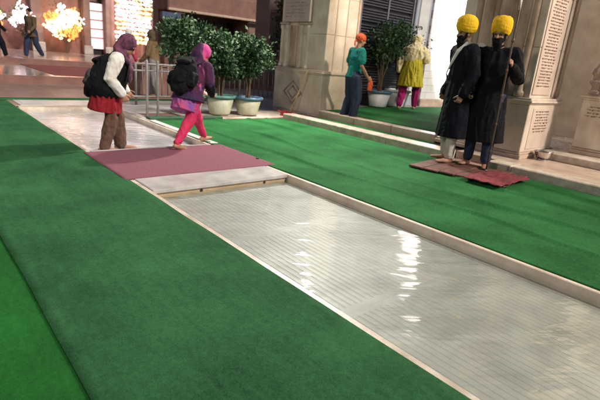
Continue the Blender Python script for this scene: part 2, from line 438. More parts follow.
# plaza beyond: two low steps up to polished marble
plaza = slab_mat('polished_marble', (.46, .38, .34), (.36, .28, .25), (.16, .11, .09), 1.2, 1.2, .14, .8, rvar=.06)
slabsheet('plaza_lower', [(-30, 40, 14.5, 20)], .2, plaza, .4)
slabsheet('plaza_upper', [(-30, 60, 20, 60)], .4, plaza, .6)
mb = MB().box(-30, 40, 14.42, 14.5, -.006, .196); tag(mb.build('step_riser', M['sand']), kind='structure')
mb = MB().box(-30, 40, 19.94, 20.0, .2, .396); tag(mb.build('step_riser', M['sand']), kind='structure')
rc = MB().box(3.5, 16, 14.8, 19.6, .2, .212).build('carpet', M['red_carpet'])
tag(rc, 'dull red carpet laid on the low plaza step behind the railing', 'carpet')

# basin of the channel
bas = MB().box(PX0 - .1, PX1 + .1, -4, 9.8, -.2, -.085); tag(bas.build('channel_floor', basin_mat()), kind='structure')
mb = MB()
mb.box(PX0 - .12, PX0 + .045, -4, 9.75, -.26, -.001, bev=.004)
tag(mb.build('channel_kerb', M['marble_kerb']), kind='structure')
mb = MB().box(3.22, 3.262, -4, 9.75, -.26, .004, bev=.005); tag(mb.build('channel_kerb', M['kerb_pink']), kind='structure')
mb = MB().box(PX0 - .1, 3.4, 9.6, 9.85, -.26, -.001, bev=.004); tag(mb.build('channel_kerb', M['marble_kerb']), kind='structure')
fb = MB().box(PX0 - .05, PX1 + .05, 4.6, 9.7, -.12, -.080); tag(fb.build('channel_floor', M['marble_white']), kind='structure')  # whiter floor colour stands in for plaza reflections on the far pool
wn = sheet('water', PX0 + .045, 3.22, -4, 3.86, -.052, water_mat('still_water', .30, 2.2, 6, .05, ior=1.45)); tag(wn, kind='structure')
wf = sheet('water', PX0 + .045, 3.22, 4.9, 9.6, -.05, water_mat('stirred_water', .55, 3.6, 12, .05, (.97, .98, 1.), 1.22)); tag(wf, kind='structure')
slabsheet('pale_paving', [(1.72, 7.6, 9.85, 10.68), (3.40, 7.6, 8.78, 9.845)], 0.002, slab_mat('pale_slabs', (.56, .53, .50), (.48, .45, .42), (.25, .2, .18), .6, .6, .35, .7), .02)
mb = MB().box(3.27, 3.39, 5.66, 9.84, -.02, .016, bev=.004); tag(mb.build('channel_kerb', M['marble_white']), kind='structure')
# slab bridge across the channel
t = empty('slab_bridge', (2.43, 4.2, 0), 0, 'low pale marble slab bridge with two drain holes crossing the water channel', 'bridge')
MB().box(PX0 + .047 - 2.43, 3.217 - 2.43, -.33, 1.47, -.03, .008, bev=.006).build('slab', M['marble_grey'], t)
MB().box(PX0 + .049 - 2.43, 3.213 - 2.43, -.30, 1.42, -.2, -.032).build('beam', mat('beam_stone', (.50, .38, .24), .6, c2=(.34, .24, .14), scale=5, detail=8), t)
for xx in (2.16 - 2.43, 2.92 - 2.43):
    MB().tube([(xx, -.303, -.058), (xx, -.27, -.058)], [.017, .017], round_ends=False).build('drain_hole', M['rubber'], t)
# purple mat on the bridge
def matwave(x, y): return .004 * noise.noise(V((x * 2.1, y * 2.1, 3))) + .006
vs = []
pm = sheet('mat', 1.56, 3.36, 4.30, 5.57, .012, M['mat_purple'], (40, 30), lambda x, y: .003 + .006 * abs(noise.noise(V((x * 3, y * 3, 1)))))
sol = pm.modifiers.new('s', 'SOLIDIFY'); sol.thickness = .012
tag(pm, 'dusty purple doormat laid across the bridge where the two women step', 'mat')
# green carpets
def wr_l(x, y): return .003 * noise.noise(V((x * 1.3, y * .5, 0))) + .0015 * noise.noise(V((x * 7, y * 3, 5)))
def edge(n, amp, k):
    return amp * noise.noise(V((n * k, 7.3, 0)))
def carpet(name, x0, x1, y0, y1, z, m, nx, ny, fn, wob=.006):
    vs = []; fs = []
    for j in range(ny + 1):
        for i in range(nx + 1):
            x = x0 + (x1 - x0) * i / nx; y = y0 + (y1 - y0) * j / ny
            if i in (0, nx): x += edge(y, wob, 1.7)
            if j in (0, ny): y += edge(x, wob * 2, 1.1)
            vs.append((x, y, z + fn(x, y)))
    n = len(vs)
    for j in range(ny):
        for i in range(nx):
            a = j * (nx + 1) + i; fs.append((a, a + 1, a + nx + 2, a + nx + 1))
    # skirt for thickness
    rim = [i for i in range(nx + 1)] + [j * (nx + 1) + nx for j in range(1, ny + 1)] + [ny * (nx + 1) + i for i in range(nx - 1, -1, -1)] + [j * (nx + 1) for j in range(ny - 1, 0, -1)]
    for k in rim: vs.append((vs[k][0], vs[k][1], min(vs[k][2] - .012, z - .012)))
    L_ = len(rim)
    for k in range(L_): fs.append((rim[k], n + k, n + (k + 1) % L_, rim[(k + 1) % L_]))
    return mesh_obj(name, vs, fs, m, None, smooth=True)
o = carpet('carpet', .398, 1.60, -4, 10.6, .011, M['turf_l'], 24, 180, wr_l)
tag(o, 'muted blue green turf carpet along the left edge of the water channel', 'carpet')
o = carpet('carpet', -14, .402, -4, 10.6, .003, M['turf_far_l'], 60, 120, wr_l, .003)
tag(o, 'deep saturated green turf carpet in the bottom left corner beyond the seam', 'carpet')
o = carpet('carpet', -14, 7.6, 10.72, 11.0, .010, M['turf_l'], 60, 4, wr_l, .01)
tag(o, 'narrow strip of green turf carpet across the paving behind the far pool', 'carpet')
def wr_r(x, y):
    a = 0
    for xc, am, wd, ph in ((3.85, .045, .035, .3), (4.45, .045, .045, 1.7), (5.25, .052, .04, 2.9), (5.80, .03, .04, 4.)):
        c = xc + .10 * sin(y * .8 + ph) + .07 * noise.noise(V((y * 1.1, ph, 0)))
        k = .55 + .8 * noise.noise(V((y * .8, ph * 3, 1)))
        a += am * max(k, 0) * math.exp(-((x - c) / wd) ** 2)
    return a + .006 * noise.noise(V((x * 2, y * .7, 9))) + .002 * noise.noise(V((x * 8, y * 8, 2)))
o = carpet('carpet', 3.268, 6.12, -3, 7.75, .012, M['turf_r'], 150, 220, wr_r, .008)
tag(o, 'bright green turf carpet with long folds between the channel and the steps', 'carpet')
# rubber-edged green strip by the barrier
box('rubber_mat', mat('dark_green_mat', (.02, .07, .03), .8, var=.3, scale=30), None, 3.3, 4.75, 7.80, 8.0, .0, .05)
tag(bpy.data.objects['rubber_mat'], 'dark green rubber strip lying at the foot of the two steel posts', 'mat')
# hem line of the carpet, small drain caps
o = MB().lathe([(.0, .012), (.018, .012), (.022, .006), (.022, 0)], (3.33, 4.62, .018), 14).build('carpet_nail', M['rubber'])
tag(o, 'dark nail cap in the carpet beside the purple mat corner', 'nail cap')
# white scrap in the water edge
# kerbs and steps on the right
def kerb(name, x0, x1, y0, y1, z0, z1, m, joint=1.15):
    mb = MB(); y = y0
    while y < y1 - .05:
        ye = min(y + joint, y1); mb.box(x0, x1, y + .003, ye - .003, z0, z1 + random.uniform(-.002, .002), bev=.012); y = ye
    return tag(mb.build(name, m), kind='structure')
kerb('step', 6.15, 6.45, 3.77, 7.72, -.05, .12, M['marble_kerb'])
kerb('step', 6.15, 6.45, -3, 3.10, -.05, .12, M['marble_kerb'])
o = MB().box(6.45, 6.86, 3.77, 8.0, -.05, .075).build('step', M['darkwood']); tag(o, kind='structure')
o = MB().box(6.45, 8.0, -3, 3.76, -.05, .105).build('step', M['marble_pink']); tag(o, kind='structure')
o = MB().box(6.47, 6.84, 4.4, 7.3, .0752, .083).build('carpet', M['turf_r'])
tag(o, 'narrow green carpet strip lying in the gap between the two steps', 'carpet')
kerb('step', 6.86, 7.06, 4.45, 7.40, -.05, .222, M['marble_pink'], .95)
o = MB().box(7.06, 24, 4.45, 12.2, -.05, .215).build('porch_floor', M['marble_grey']); tag(o, kind='structure')
o = MB().box(8.0, 24, -3, 4.449, -.05, .215).build('porch_floor', slab_mat('porch_slabs', (.52, .48, .45), (.42, .38, .36), (.2, .16, .14), .6, .6, .25, .6)); tag(o, kind='structure')
o = MB().box(7.40, 7.999, -3, 2.96, .105, .213, bev=.008).build('step', M['marble_kerb']); tag(o, kind='structure')
o = carpet('carpet', 7.10, 16, 4.5, 7.9, .228, M['turf_r'], 50, 30, lambda x, y: .004 * noise.noise(V((x * 3, y * 3, 4))), .004)
tag(o, 'green turf carpet on the raised porch under the woman in yellow', 'carpet')
# dark stone base strip under pots
o = MB().box(4.1, 6.88, 7.83, 8.75, -.006, .03, bev=.01).build('pot_kerb', M['marble_kerb']); tag(o, kind='structure')

# ------------------------------------------------------------------ inscriptions
def inscription(name, origin, u, wd, z0, z1, parent, row=.042, out=None, dens=.8, centre=True, m='ink'):
    """rows of head-line script strokes, cut into the stone; origin corner, u direction along the face"""
    u = V(u).normalized(); n = V(out); mb = MB(); z = z1; origin = V(origin)
    def bar(a0, a1, b0, b1):
        p = [origin + u * a + V((0, 0, b)) + n * e for e in (0, .003) for a in (a0, a1) for b in (b0, b1)]
        mb.add(p, [(0, 1, 3, 2), (4, 6, 7, 5), (0, 4, 5, 1), (2, 3, 7, 6), (0, 2, 6, 4), (1, 5, 7, 3)])
    while z > z0 + row:
        mg = random.uniform(0, .12) * wd if centre else 0
        x = mg; h = row * .5
        while x < wd - mg - .02:
            L_ = min(random.uniform(.03, .10), wd - mg - x)
            bar(x, x + L_, z - .006, z)
            q = x + .004
            while q < x + L_ - .006:
                if random.random() < dens:
                    d = h * random.uniform(.55, 1); bar(q, q + .005, z - d, z - .0061)
                    if random.random() < .5: bar(q + .0051, q + .012, z - d, z - d + .006)
                q += random.uniform(.012, .018)
            x += L_ + random.uniform(.010, .022)
        z -= row
    return mb.build(name, M[m], parent)

# ------------------------------------------------------------------ pillars (axis-aligned, own origin at plan corner)
def moulding(mb, x0, x1, y0, y1, z0, prof):
    """stack of slabs: (height, projection)"""
    z = z0
    for h, p in prof:
        mb.box(x0 - p, x1 + p, y0 - p, y1 + p, z, z + h - .0005, bev=.006); z += h
    return z

def pillar(name, loc, wx, wy, zb, ztop, ped, label, panels=True):
    t = empty(name, (loc[0], loc[1], zb), 0, label, 'pillar')
    mb = MB(); moulding(mb, .02, wx - .02, .02, wy - .02, 0, [(.06, .05), (.035, .03)])
    mb.build('plinth', M['marble_pink'], t)
    MB().box(0, wx, 0, wy, .097, ped - .09, bev=.008).build('pedestal', M['marble_cream'], t)
    mb = MB(); moulding(mb, .01, wx - .01, .01, wy - .01, ped - .089, [(.03, .015), (.035, .045), (.03, .02)])
    mb.build('moulding', M['marble_cream'], t)
    return t
# back left pillar: faces the channel (-x) from y 7.4 to 9.05, end face towards the camera
PB = pillar('marble_pillar', (6.90, 7.42), 1.08, 1.66, .0, 5, 1.03, 'tall cream marble pillar beside the green porch, with the shadow of the man in teal')
t = PB
mbc = MB(); zc_ = 1.036
while zc_ < 5.4:
    ze_ = min(zc_ + 0.74, 5.4); mbc.box(0.07, 1.02, 0.06, 1.6, zc_, ze_ - .004, bev=.005); zc_ = ze_
mbc.build('shaft', M['marble_cream'], t)
# half columns on channel face
for yy in (.62, .86, 1.36, 1.53):
    prof = [(.06, 1.04), (.075, 1.06), (.075, 1.10), (.05, 1.13), (.045, 1.2), (.05, 1.6), (.045, 1.84), (.062, 1.88), (.07, 1.93), (.05, 1.95)]
    MB().lathe(prof, (.07, yy, 0), 16).build('half_column', M['marble_cream'], t, True)
mb = MB().box(.035, .069, .52, .98, 1.955, 2.0, bev=.004).box(.02, .069, 1.28, 1.6, 1.955, 2.0, bev=.004); mb.build('ledge', M['marble_pink'], t)
MB().box(.052, .0695, .99, 1.26, 1.05, 1.94).build('niche_panel', M['stain'], t)
MB().box(-.02, .068, .55, 1.42, 2.01, 3.6, bev=.01).build('stone_tablet', mat('tablet_stone', (.46, .37, .34), .5, var=.1), t)
inscription('inscription', (-.0205, 1.38, 0), (0, -1, 0), .78, 2.05, 2.9, t, row=.07, out=(-1, 0, 0), dens=.5, m='faint')
# lozenge relief on pedestal
mb = MB(); cy, cz = .95, .50
for s0, s1 in ((.34, .28), (.2, .15)):
    P = [(cy - s0, cz), (cy, cz + s0 * .8), (cy + s0, cz), (cy, cz - s0 * .8)]; Q = [(cy - s1, cz), (cy, cz + s1 * .8), (cy + s1, cz), (cy, cz - s1 * .8)]
    vs = [(-.012, a, b) for a, b in P] + [(-.012, a, b) for a, b in Q] + [(0.002, a, b) for a, b in P] + [(0.002, a, b) for a, b in Q]
    fs = []
    for k in range(4):
        k2 = (k + 1) % 4; fs += [(k, k2, 4 + k2, 4 + k), (k, 8 + k, 8 + k2, k2), (4 + k, 4 + k2, 12 + k2, 12 + k)]
    mb.add(vs, fs)
mb.build('lozenge_relief', M['stain'], t)
# vertical bands on end face
MB().box(.30, .33, .048, .062, 1.05, 5.3).box(.62, .645, .048, .062, 1.05, 5.3).box(.94, .99, .04, .062, 1.05, 5.3).build('band', M['marble_pink'], t)

# guard pillar
PG = pillar('marble_pillar', (6.86, 3.0), 1.06, 1.40, .105, 5, .875, 'tall inscribed marble pillar directly behind the two guards')
t = PG
mbc = MB(); zc_ = 0.881
while zc_ < 5.4:
    ze_ = min(zc_ + 0.7, 5.4); mbc.box(0.06, 1.0, 0.06, 1.34, zc_, ze_ - .004, bev=.005); zc_ = ze_
mbc.build('shaft', M['marble_cream'], t)
for yy in (.22, .50, .80, 1.08):
    prof = [(.065, .885), (.08, .90), (.08, .95), (.055, .98), (.048, 1.1), (.055, 1.7), (.05, 2.3), (.07, 2.36), (.08, 2.42), (.05, 2.46), (.055, 3.4)]
    MB().lathe(prof, (.055, yy, 0), 16).build('half_column', M['stain'], t, True)
MB().box(.05, .0585, .3, 1.0, .9, 2.3).build('niche_panel', M['stain'], t)
MB().box(.10, .66, .045, .0605, .93, 3.6, bev=.004).build('stone_tablet', M['panel'], t)
inscription('inscription', (.15, .0445, 0), (1, 0, 0), .46, 1.02, 3.5, t, row=.042, out=(0, -1, 0))
MB().box(.15, .80, -.008, .0015, .14, .74, bev=.004).build('stone_tablet', M['panel'], t)
inscription('inscription', (.22, -.0085, 0), (1, 0, 0), .50, .34, .70, t, row=.042, out=(0, -1, 0))
inscription('inscription', (-.0005, 1.1, 0), (0, -1, 0), .8, .34, .62, t, row=.05, out=(-1, 0, 0), dens=.4)
# slim engaged shaft on the right edge
MB().box(.90, .985, .02, .0605, .90, 5.3, bev=.01).build('edge_band', M['stain'], t)
MB().box(.76, .80, .035, .0605, .90, 5.3, bev=.01).build('edge_band', M['marble_pink'], t)

# second pillar, right edge of the photo
PS = pillar('marble_pillar', (7.88, 2.06), 1.2, .62, .213, 5, .90, 'inscribed marble pillar cut by the right edge of the photo, with a carved finial relief')
t = PS
MB().box(.04, 1.16, .03, .40, .906, 5.3, bev=.01).build('shaft', M['marble_cream'], t)
inscription('inscription', (.10, -.0005, 0), (1, 0, 0), .75, .36, .72, t, row=.045, out=(0, -1, 0))
inscription('inscription', (-.0005, .55, 0), (0, -1, 0), .42, .50, .72, t, row=.045, out=(-1, 0, 0), dens=.6)
MB().box(.14, .95, -.006, .0015, .2, .74, bev=.003).build('stone_tablet', M['panel'], t)
# carved finial standing out on the pedestal ledge
mb = MB().lathe([(.0, .905), (.085, .906), (.09, .94), (.06, .96), (.065, 1.02), (.10, 1.05), (.105, 1.08), (.07, 1.10), (.075, 1.17), (.11, 1.20), (.10, 1.23), (.06, 1.28), (.03, 1.34), (.02, 1.37), (.028, 1.395), (.0, 1.43)], (.0, .50, 0), 8)
mb.build('carved_finial', mat('grey_carving', (.30, .22, .18), .6, var=.3, scale=20), t)

# ------------------------------------------------------------------ porch back wall
t = empty('porch_wall', (7.98, 8.22, .21), 0, 'dark shuttered wall at the back of the raised porch behind the man in teal', 'wall')
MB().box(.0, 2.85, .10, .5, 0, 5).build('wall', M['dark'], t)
for i in range(7):
    z = .25 + i * .36
    mb = MB()
    for k in range(5): mb.box(.78, 2.72, .045, .095, z + k * .062, z + k * .062 + .03)
    mb.build('shutter', M['lilac'], t)
mb = MB()
for xx in (.74, 1.72, 2.74): mb.box(xx, xx + .05, .02, .099, 0.0, 4.6)
mb.build('frame', mat('grey_frame', (.17, .16, .19), .5, var=.2), t)
MB().box(2.86, 3.52, .0, .5, 0, 5, bev=.02).build('pilaster', M['bluegrey'], t)
MB().box(2.98, 3.40, -.03, -.001, .3, 4.4, bev=.01).build('pilaster_panel', M['marble_white'], t)
t = empty('doorway_wall', (11.52, 8.18, .21), 0, 'brilliantly lit white marble wall at the end of the porch', 'wall')
MB().box(0, 4.6, 0, .5, 0, 7.5).build('wall', slab_mat('lit_marble_blocks', (.80, .77, .76), (.72, .68, .68), (.45, .36, .36), .46, .2, .4, .25), t)
MB().box(-.03, 4.6, -.05, -.001, 0, .22, bev=.01).build('skirting', M['marble_pink'], t)
# brick joints need xz mapping: turn object coords
def xz(m):
    for n in m.node_tree.nodes:
        if n.type == 'MAPPING': n.inputs['Rotation'].default_value = (R(90), 0, 0)
xz(bpy.data.materials['lit_marble_blocks'])

t = empty('hall_wall', (9.9, -3, .21), 0, 'plain cream marble wall inside the hall beyond the inscribed pillars', 'wall')
MB().box(0, .4, 0, 7.3, 0, 5.2, bev=.01).build('wall', M['marble_cream'], t)
for yy in (.4, 2.2, 4.0, 5.8): MB().box(-.04, -.001, yy, yy + .3, 0, 5.2, bev=.01).build('pilaster', M['marble_pink'], t)

# ------------------------------------------------------------------ lamps
def lamp(kind, name, loc, tgt, e, color, size=.3, spot=70, blend=.5):
    l = bpy.data.lights.new(name, kind); l.energy = e; l.color = color
    if kind == 'AREA': l.shape = 'DISK'; l.size = size
    if kind == 'SPOT': l.spot_size = R(spot); l.spot_blend = blend; l.shadow_soft_size = size
    if kind == 'POINT': l.shadow_soft_size = size
    o = bpy.data.objects.new(name, l); COL.objects.link(o); o.location = loc
    o.rotation_euler = (V(loc) - V(tgt)).to_track_quat('Z', 'Y').to_euler(); return o
o = lamp('SPOT', 'porch_floodlight', (13.05, 5.0, 3.3), (13.05, 8.3, 3.3), 4000, (1, .94, .93), .1, 92, .25); o.scale = (.47, 1, 1)
lamp('SPOT', 'porch_wall_light', (7.28, 4.62, 3.15), (7.25, 7.4, .9), 260, (1, .84, .64), .05, 75, .6)
lamp('POINT', 'hall_fill', (8.9, .2, 3.9), (0, 0, 0), 330, (1, .84, .66), .15)  # unseen fill light, added to lighten the hall wall and pillar faces
lamp('POINT', 'plaza_fill', (-3.2, 4.2, 5.4), (0, 0, 0), 620, (1, .84, .66), .35)  # unseen warm fill, added to brighten the left faces of pillars and kerb
lamp('SPOT', 'pillar_floodlight', (6.72, 7.15, 4.3), (2.6, 6.1, 0), 1500, (1, .93, .86), .12, 110, .7)

#==BACKDROP==
# ------------------------------------------------------------------ far gallery facade with shops
t = empty('arcade_building', (0, 30, .4), 0, 'long pinkish arcade with lit openings across the far side of the plaza', 'building')
piers = [(-6, -5.2), (-2.5, -1.7), (1.6, 2.4), (4.0, 4.62), (6.1, 6.62), (8.78, 9.15), (10.0, 10.6), (12.62, 13.6), (16.0, 16.8), (19, 19.8), (22, 22.8)]
mb = MB().box(-14, 34, .9, 1.4, 0, 9); mb.build('wall', M['sand2'], t)
mb = MB().box(-14, 34, -.1, .9, 4.1, 9, bev=.05).box(-14, 34, -.45, -.101, 4.3, 4.6, bev=.04); mb.build('storey_wall', M['sand2'], t)
for a, b in piers:
    MB().box(a, b, -.05, .9, 0, 4.09, bev=.03).build('pier', M['sand2'], t)
    MB().box(a - .06, b + .06, -.12, -.051, 0, .5, bev=.02).build('pier_base', M['marble_grey'], t)
for (a, b), (c, d) in zip(piers[:-1], piers[1:]):
    MB().box(b + .01, c - .01, .55, .62, 0, 3.0).build('shop_front', M['dark'] if int(a * 3) % 3 else M['sand'], t)
MB().box(9.17, 9.98, .40, .5, .35, 2.9).build('lit_window', M['shop'], t)
for k in range(4): MB().box(9.17, 9.98, .36, .399, .95 + .5 * k, 1.0 + .5 * k).build('shelf', M['sand'], t)

def light_tree(loc, wd, ht, z0, mats, label, n=300, depth=.7, sz=.07, rect=False):
    t = empty('light_tree' if not rect else 'light_curtain', loc, 0, label, 'lights')
    if not rect:
        mb = MB().tube([(0, 0, 0), (.05, 0, z0 * .6), (0, 0, z0 + ht * .5)], [.09, .07, .04]); mb.build('trunk', M['bark'], t)
        for k in range(6):
            a = k * 1.05
            MB().tube([(0, 0, z0 * .8), (cos(a) * wd * .2, sin(a) * depth * .3, z0 + ht * .3), (cos(a) * wd * .42, sin(a) * depth * .6, z0 + ht * .65)], [.04, .03, .012], seg=6).build('branch', M['bark'], t)
        leaves('foliage', t, M['leaf'], [((0, 0, z0 + ht * .5), (wd * .46, depth * .7, ht * .48))], 500, .09)
    else:
        fr = MB()
        for xx in (-wd / 2, wd / 2): fr.box(xx - .04, xx + .04, .1, .18, 0, z0 + ht)
        fr.box(-wd / 2 - .04, wd / 2 + .04, .1, .18, z0 + ht + .001, z0 + ht + .08); fr.build('frame', M['sand'], t)
    groups = [MB() for _ in mats]
    for i in range(n):
        if rect:
            x = random.uniform(-wd / 2, wd / 2) + .06 * sin(i); y = random.uniform(-.1, .08); z = z0 + ht * (int(random.random() * 16) + .5 + random.uniform(-.2, .2)) / 16
            if random.random() < .06: continue
            c = V((x, y, z))
        else:
            while True:
                q = V((random.uniform(-1, 1), random.uniform(-1, 1), random.uniform(-1, 1)))
                if .3 < q.length < 1 * (0.82 + .35 * noise.noise(q * 2.3)): break
            c = V((q.x * wd / 2, q.y * depth, z0 + ht / 2 + q.z * ht / 2))
        wt = noise.noise(c * 1.3 + V((3, 1, 2))) * 1.6 + .5 + random.uniform(-.2, .2)
        k = min(len(mats) - 1, max(0, int((1 - wt) * len(mats))))
        s_ = sz * random.uniform(.6, 1.3)
        groups[k].add([c + V(p) * s_ for p in ((1, 0, 0), (-1, 0, 0), (0, 1, 0), (0, -1, 0), (0, 0, 1), (0, 0, -1))],
                      [(0, 2, 4), (2, 1, 4), (1, 3, 4), (3, 0, 4), (2, 0, 5), (1, 2, 5), (3, 1, 5), (0, 3, 5)])
    for gk, m in zip(groups, mats):
        if gk.v: tag(gk.build('bulbs', m, t), kind='stuff')
    return t

def leaves(name, parent, m, blobs, n, size, seed=0, hollow=.25):
    """leaf-sized folded blades scattered in clumps through the volume"""
    vs = []; fs = []; clumps = []
    for c, r in blobs:
        c = V(c)
        for k in range(max(6, int(n / 38))):
            while True:
                q = V((random.uniform(-1, 1), random.uniform(-1, 1), random.uniform(-1, 1)))
                if hollow < q.length < 1: break
            clumps.append((c + V((q.x * r[0], q.y * r[1], q.z * r[2])), q, max(r) * random.uniform(.16, .34)))
    for i in range(n):
        cc, q, cr = random.choice(clumps)
        p = cc + V((random.gauss(0, 1), random.gauss(0, 1), random.gauss(0, .8))) * cr * .55
        d = (q * .7 + V((random.uniform(-1, 1), random.uniform(-1, 1), random.uniform(-.8, .9)))).normalized()
        s_ = size * random.uniform(.6, 1.4)
        u = d.cross(V((random.uniform(-1, 1), random.uniform(-1, 1), random.uniform(-1, 1)))).normalized()
        nn = u.cross(d)
        b = len(vs)
        vs += [p, p + d * s_ * .5 + u * s_ * .26 + nn * s_ * .06, p + d * s_ - nn * s_ * .12, p + d * s_ * .5 - u * s_ * .26 + nn * s_ * .06, p + d * s_ * .5]
        fs += [(b, b + 1, b + 4), (b + 1, b + 2, b + 4), (b + 2, b + 3, b + 4), (b + 3, b, b + 4)]
    o = mesh_obj(name, vs, fs, m, parent); return o

W_, A_, R_, G_ = M['bulb_white'], M['bulb_warm'], M['bulb_red'], M['bulb_green']
light_tree((5.60, 29.6, .4), 1.35, 1.75, .75, [W_, W_, M['sand2']], 'ball-shaped tree wrapped in white fairy lights at the far end of the plaza', 300, sz=.055)
light_tree((7.68, 29.5, .4), 2.35, 2.0, .6, [W_, A_, W_, A_, G_, R_], 'wide tree of golden and orange fairy lights in the far arcade', 600, sz=.066)
light_tree((4.35, 29.4, .4), 1.0, 1.1, 1.0, [A_, W_, R_], 'small glowing tree of pinkish lights at the left edge of the photo', 200)
light_tree((11.45, 29.3, .4), 2.1, 3.9, .8, [W_, W_, A_], 'tall rectangular curtain of white and gold lights above the woman with the backpack', 1200, rect=True, sz=.07)
# small lamp near the top between trees
# ------------------------------------------------------------------ nearer brown building
t = empty('brown_building', (0, 18, 0), 0, 'brown building with dark windows behind the potted trees', 'building')
MB().box(8.4, 20, 1.0, 1.5, .0, 7).build('wall', M['sand2'], t)
MB().box(8.25, 20, -.25, 1.0, 2.62, 3.4, bev=.05).build('beam', M['sand'], t)
MB().box(8.2, 20, -.4, -.251, 2.56, 2.66, bev=.02).build('cornice', M['marble_pink'], t)
for a, b in ((8.6, 9.05), (12.0, 12.75), (15.2, 15.9)):
    MB().box(a, b, -.1, 1.0, 0.2, 2.61, bev=.04).build('column', M['sand2'], t)
for a, b in ((9.35, 10.55), (10.95, 11.9), (13.0, 14.9)):
    w_ = MB().box(a, b, .92, .999, 1.55, 2.45).build('window', M['dark'], t)
    MB().box(a - .06, b + .06, .86, .919, 1.45, 1.548, bev=.01).build('sill', M['marble_pink'], w_)
    MB().box((a + b) / 2 - .03, (a + b) / 2 + .03, .88, .919, 1.55, 2.45).build('frame', M['darkwood'], w_)
MB().box(10.5, 11.0, .6, .999, .2, 2.3, bev=.1).build('buttress', M['sand'], t)
MB().box(8.35, 20, .3, .9, .2, 1.0, bev=.03).build('base_wall', M['sand'], t)
MB().box(8.0, 8.75, -.3, -.101, 2.25, 2.5).build('sign_board', mat('blue_board', (.06, .08, .16), .5, var=.2), t)
# low red wall behind the railing
t = empty('low_wall', (4.75, 12.3, 0), 0, 'low red sandstone wall with a pale coping behind the railing', 'wall')
MB().box(0, 6, 0, .3, -.006, .72).build('wall', M['sand'], t)
MB().box(-.04, 6, -.05, .35, .721, .78, bev=.01).build('coping', M['marble_pink'], t)
for k in range(7): MB().box(.1 + .85 * k, .2 + .85 * k, -.035, -.001, .0, .72).build('rib', M['sand2'], t)
# dark column and dark tree by the marble pillar
t = empty('dark_column', (8.95, 12.1, 0), 0, 'square dark brown column left of the marble pillar, behind the railing', 'column')
MB().box(-.36, .36, -.36, .36, 0, 5, bev=.03).build('shaft', mat('brown_stone', (.15, .095, .085), .7, var=.25, scale=2), t)
MB().box(-.42, .42, -.42, .42, 0, .35, bev=.03).build('base', M['sand'], t)
t = empty('slim_tree', (8.12, 10.55, 0), 0, 'slim tree with very dark drooping foliage beside the marble pillar', 'tree')
MB().tube([(0, 0, 0), (.03, 0, 1.2), (-.02, .02, 2.6)], [.06, .05, .03], seg=8).build('trunk', M['bark'], t)
leaves('crown', t, M['leaf_dark'], [((0, 0, 1.6), (.16, .16, .45)), ((.02, 0, 2.4), (.15, .16, .5)), ((.0, 0, 3.2), (.3, .3, .5))], 1700, .075)

# ------------------------------------------------------------------ railing and barrier
t = empty('railing', (3.9, 9.95, 0), 0, 'long pale painted railing with upright bars behind the potted trees', 'railing')
L_ = 3.9
MB().tube([(0, 0, .86), (L_, 0, .86)], [.025, .025], seg=8).build('top_rail', M['rail'], t, True)
MB().tube([(0, 0, .18), (L_, 0, .18)], [.018, .018], seg=8).build('bottom_rail', M['rail'], t, True)
for k in range(28):
    x = L_ * k / 27; MB().tube([(x, 0, -.006 if k % 9 == 0 else .18), (x, 0, .86)], [.028 if k % 9 == 0 else .011] * 2, seg=8, round_ends=False).build('bar', M['rail'], t, True)
t = empty('post_barrier', (3.38, 8.12, 0), 0, 'steel barrier of two upright posts and cross rails behind the woman in pink trousers', 'barrier')
for x in (0, .20):
    p = MB().tube([(x, 0, 0), (x, 0, .98)], [.022, .022], seg=12).build('post', M['rail'], t, True)
    MB().lathe([(0, .02), (.06, .018), (.065, 0)], (x, 0, 0), 16).build('foot', M['rubber'], p)
for z in (.38, .82): MB().tube([(-.42, 0, z), (.95, .05, z)], [.014, .014], seg=8).build('rail', M['rail'], t, True)

# ------------------------------------------------------------------ potted trees
def potted(loc, hpot, rtop, crown, htop, label, rim, potm, n=1500, leafm='leaf', legs=True, size=.075):
    t = empty('potted_tree', loc, random.uniform(-1, 1), label, 'potted tree', 'potted trees by the pillars')
    rb = rtop * .68
    MB().lathe([(0, .02), (rb, .02), (rb * 1.06, .05), (rtop * .96, hpot * .86), (rtop * .86, hpot * .87), (rtop * .84, hpot * .8)], seg=36).build('pot', potm, t, True)
    MB().lathe([(rtop * .97, hpot * .855), (rtop * 1.07, hpot * .87), (rtop * 1.10, hpot * .95), (rtop * 1.04, hpot), (rtop * .92, hpot * .99), (rtop * .88, hpot * .86)], seg=36).build('rim', rim, t, True)
    MB().lathe([(0, hpot * .88), (rtop * .88, hpot * .86)], seg=24).build('soil', M['soil'], t)
    for k in range(3):
        a = k * 2.1 + .4; MB().box(rb * .7 * cos(a) - .03, rb * .7 * cos(a) + .03, rb * .7 * sin(a) - .03, rb * .7 * sin(a) + .03, 0, .035).build('foot', potm, t)
    tr = MB()
    for k in range(4):
        a = k * 1.6 + random.random(); r = .035
        e = (cos(a) * crown * .45, sin(a) * crown * .45, htop - crown * .75)
        tr.tube([(r * cos(a), r * sin(a), hpot * .85), (r * 1.5 * cos(a + .5), r * 1.5 * sin(a + .5), hpot + .25), e], [.022, .018, .01], seg=7)
    tr.build('trunk', M['bark'], t, True)
    zc = htop - crown * .85
    bl = [((0, 0, zc), (crown, crown, crown * .85)), ((crown * .35, .1, zc - crown * .55), (crown * .6, crown * .6, crown * .5)), ((-crown * .4, -.1, zc + crown * .25), (crown * .6, crown * .6, crown * .55))]
    leaves('crown', t, M[leafm], bl, n, size)
    return t
potted((4.38, 8.42, .03), .40, .27, .52, 1.76, 'large potted tree with a teal rimmed pot, half hidden by the woman in pink trousers', M['rim_teal'], M['pot'], 6500)
potted((4.92, 8.22, .03), .40, .29, .45, 1.56, 'middle potted tree in a cream pot just right of the pink scarfed woman', M['rim_teal'], M['pot'], 5000)
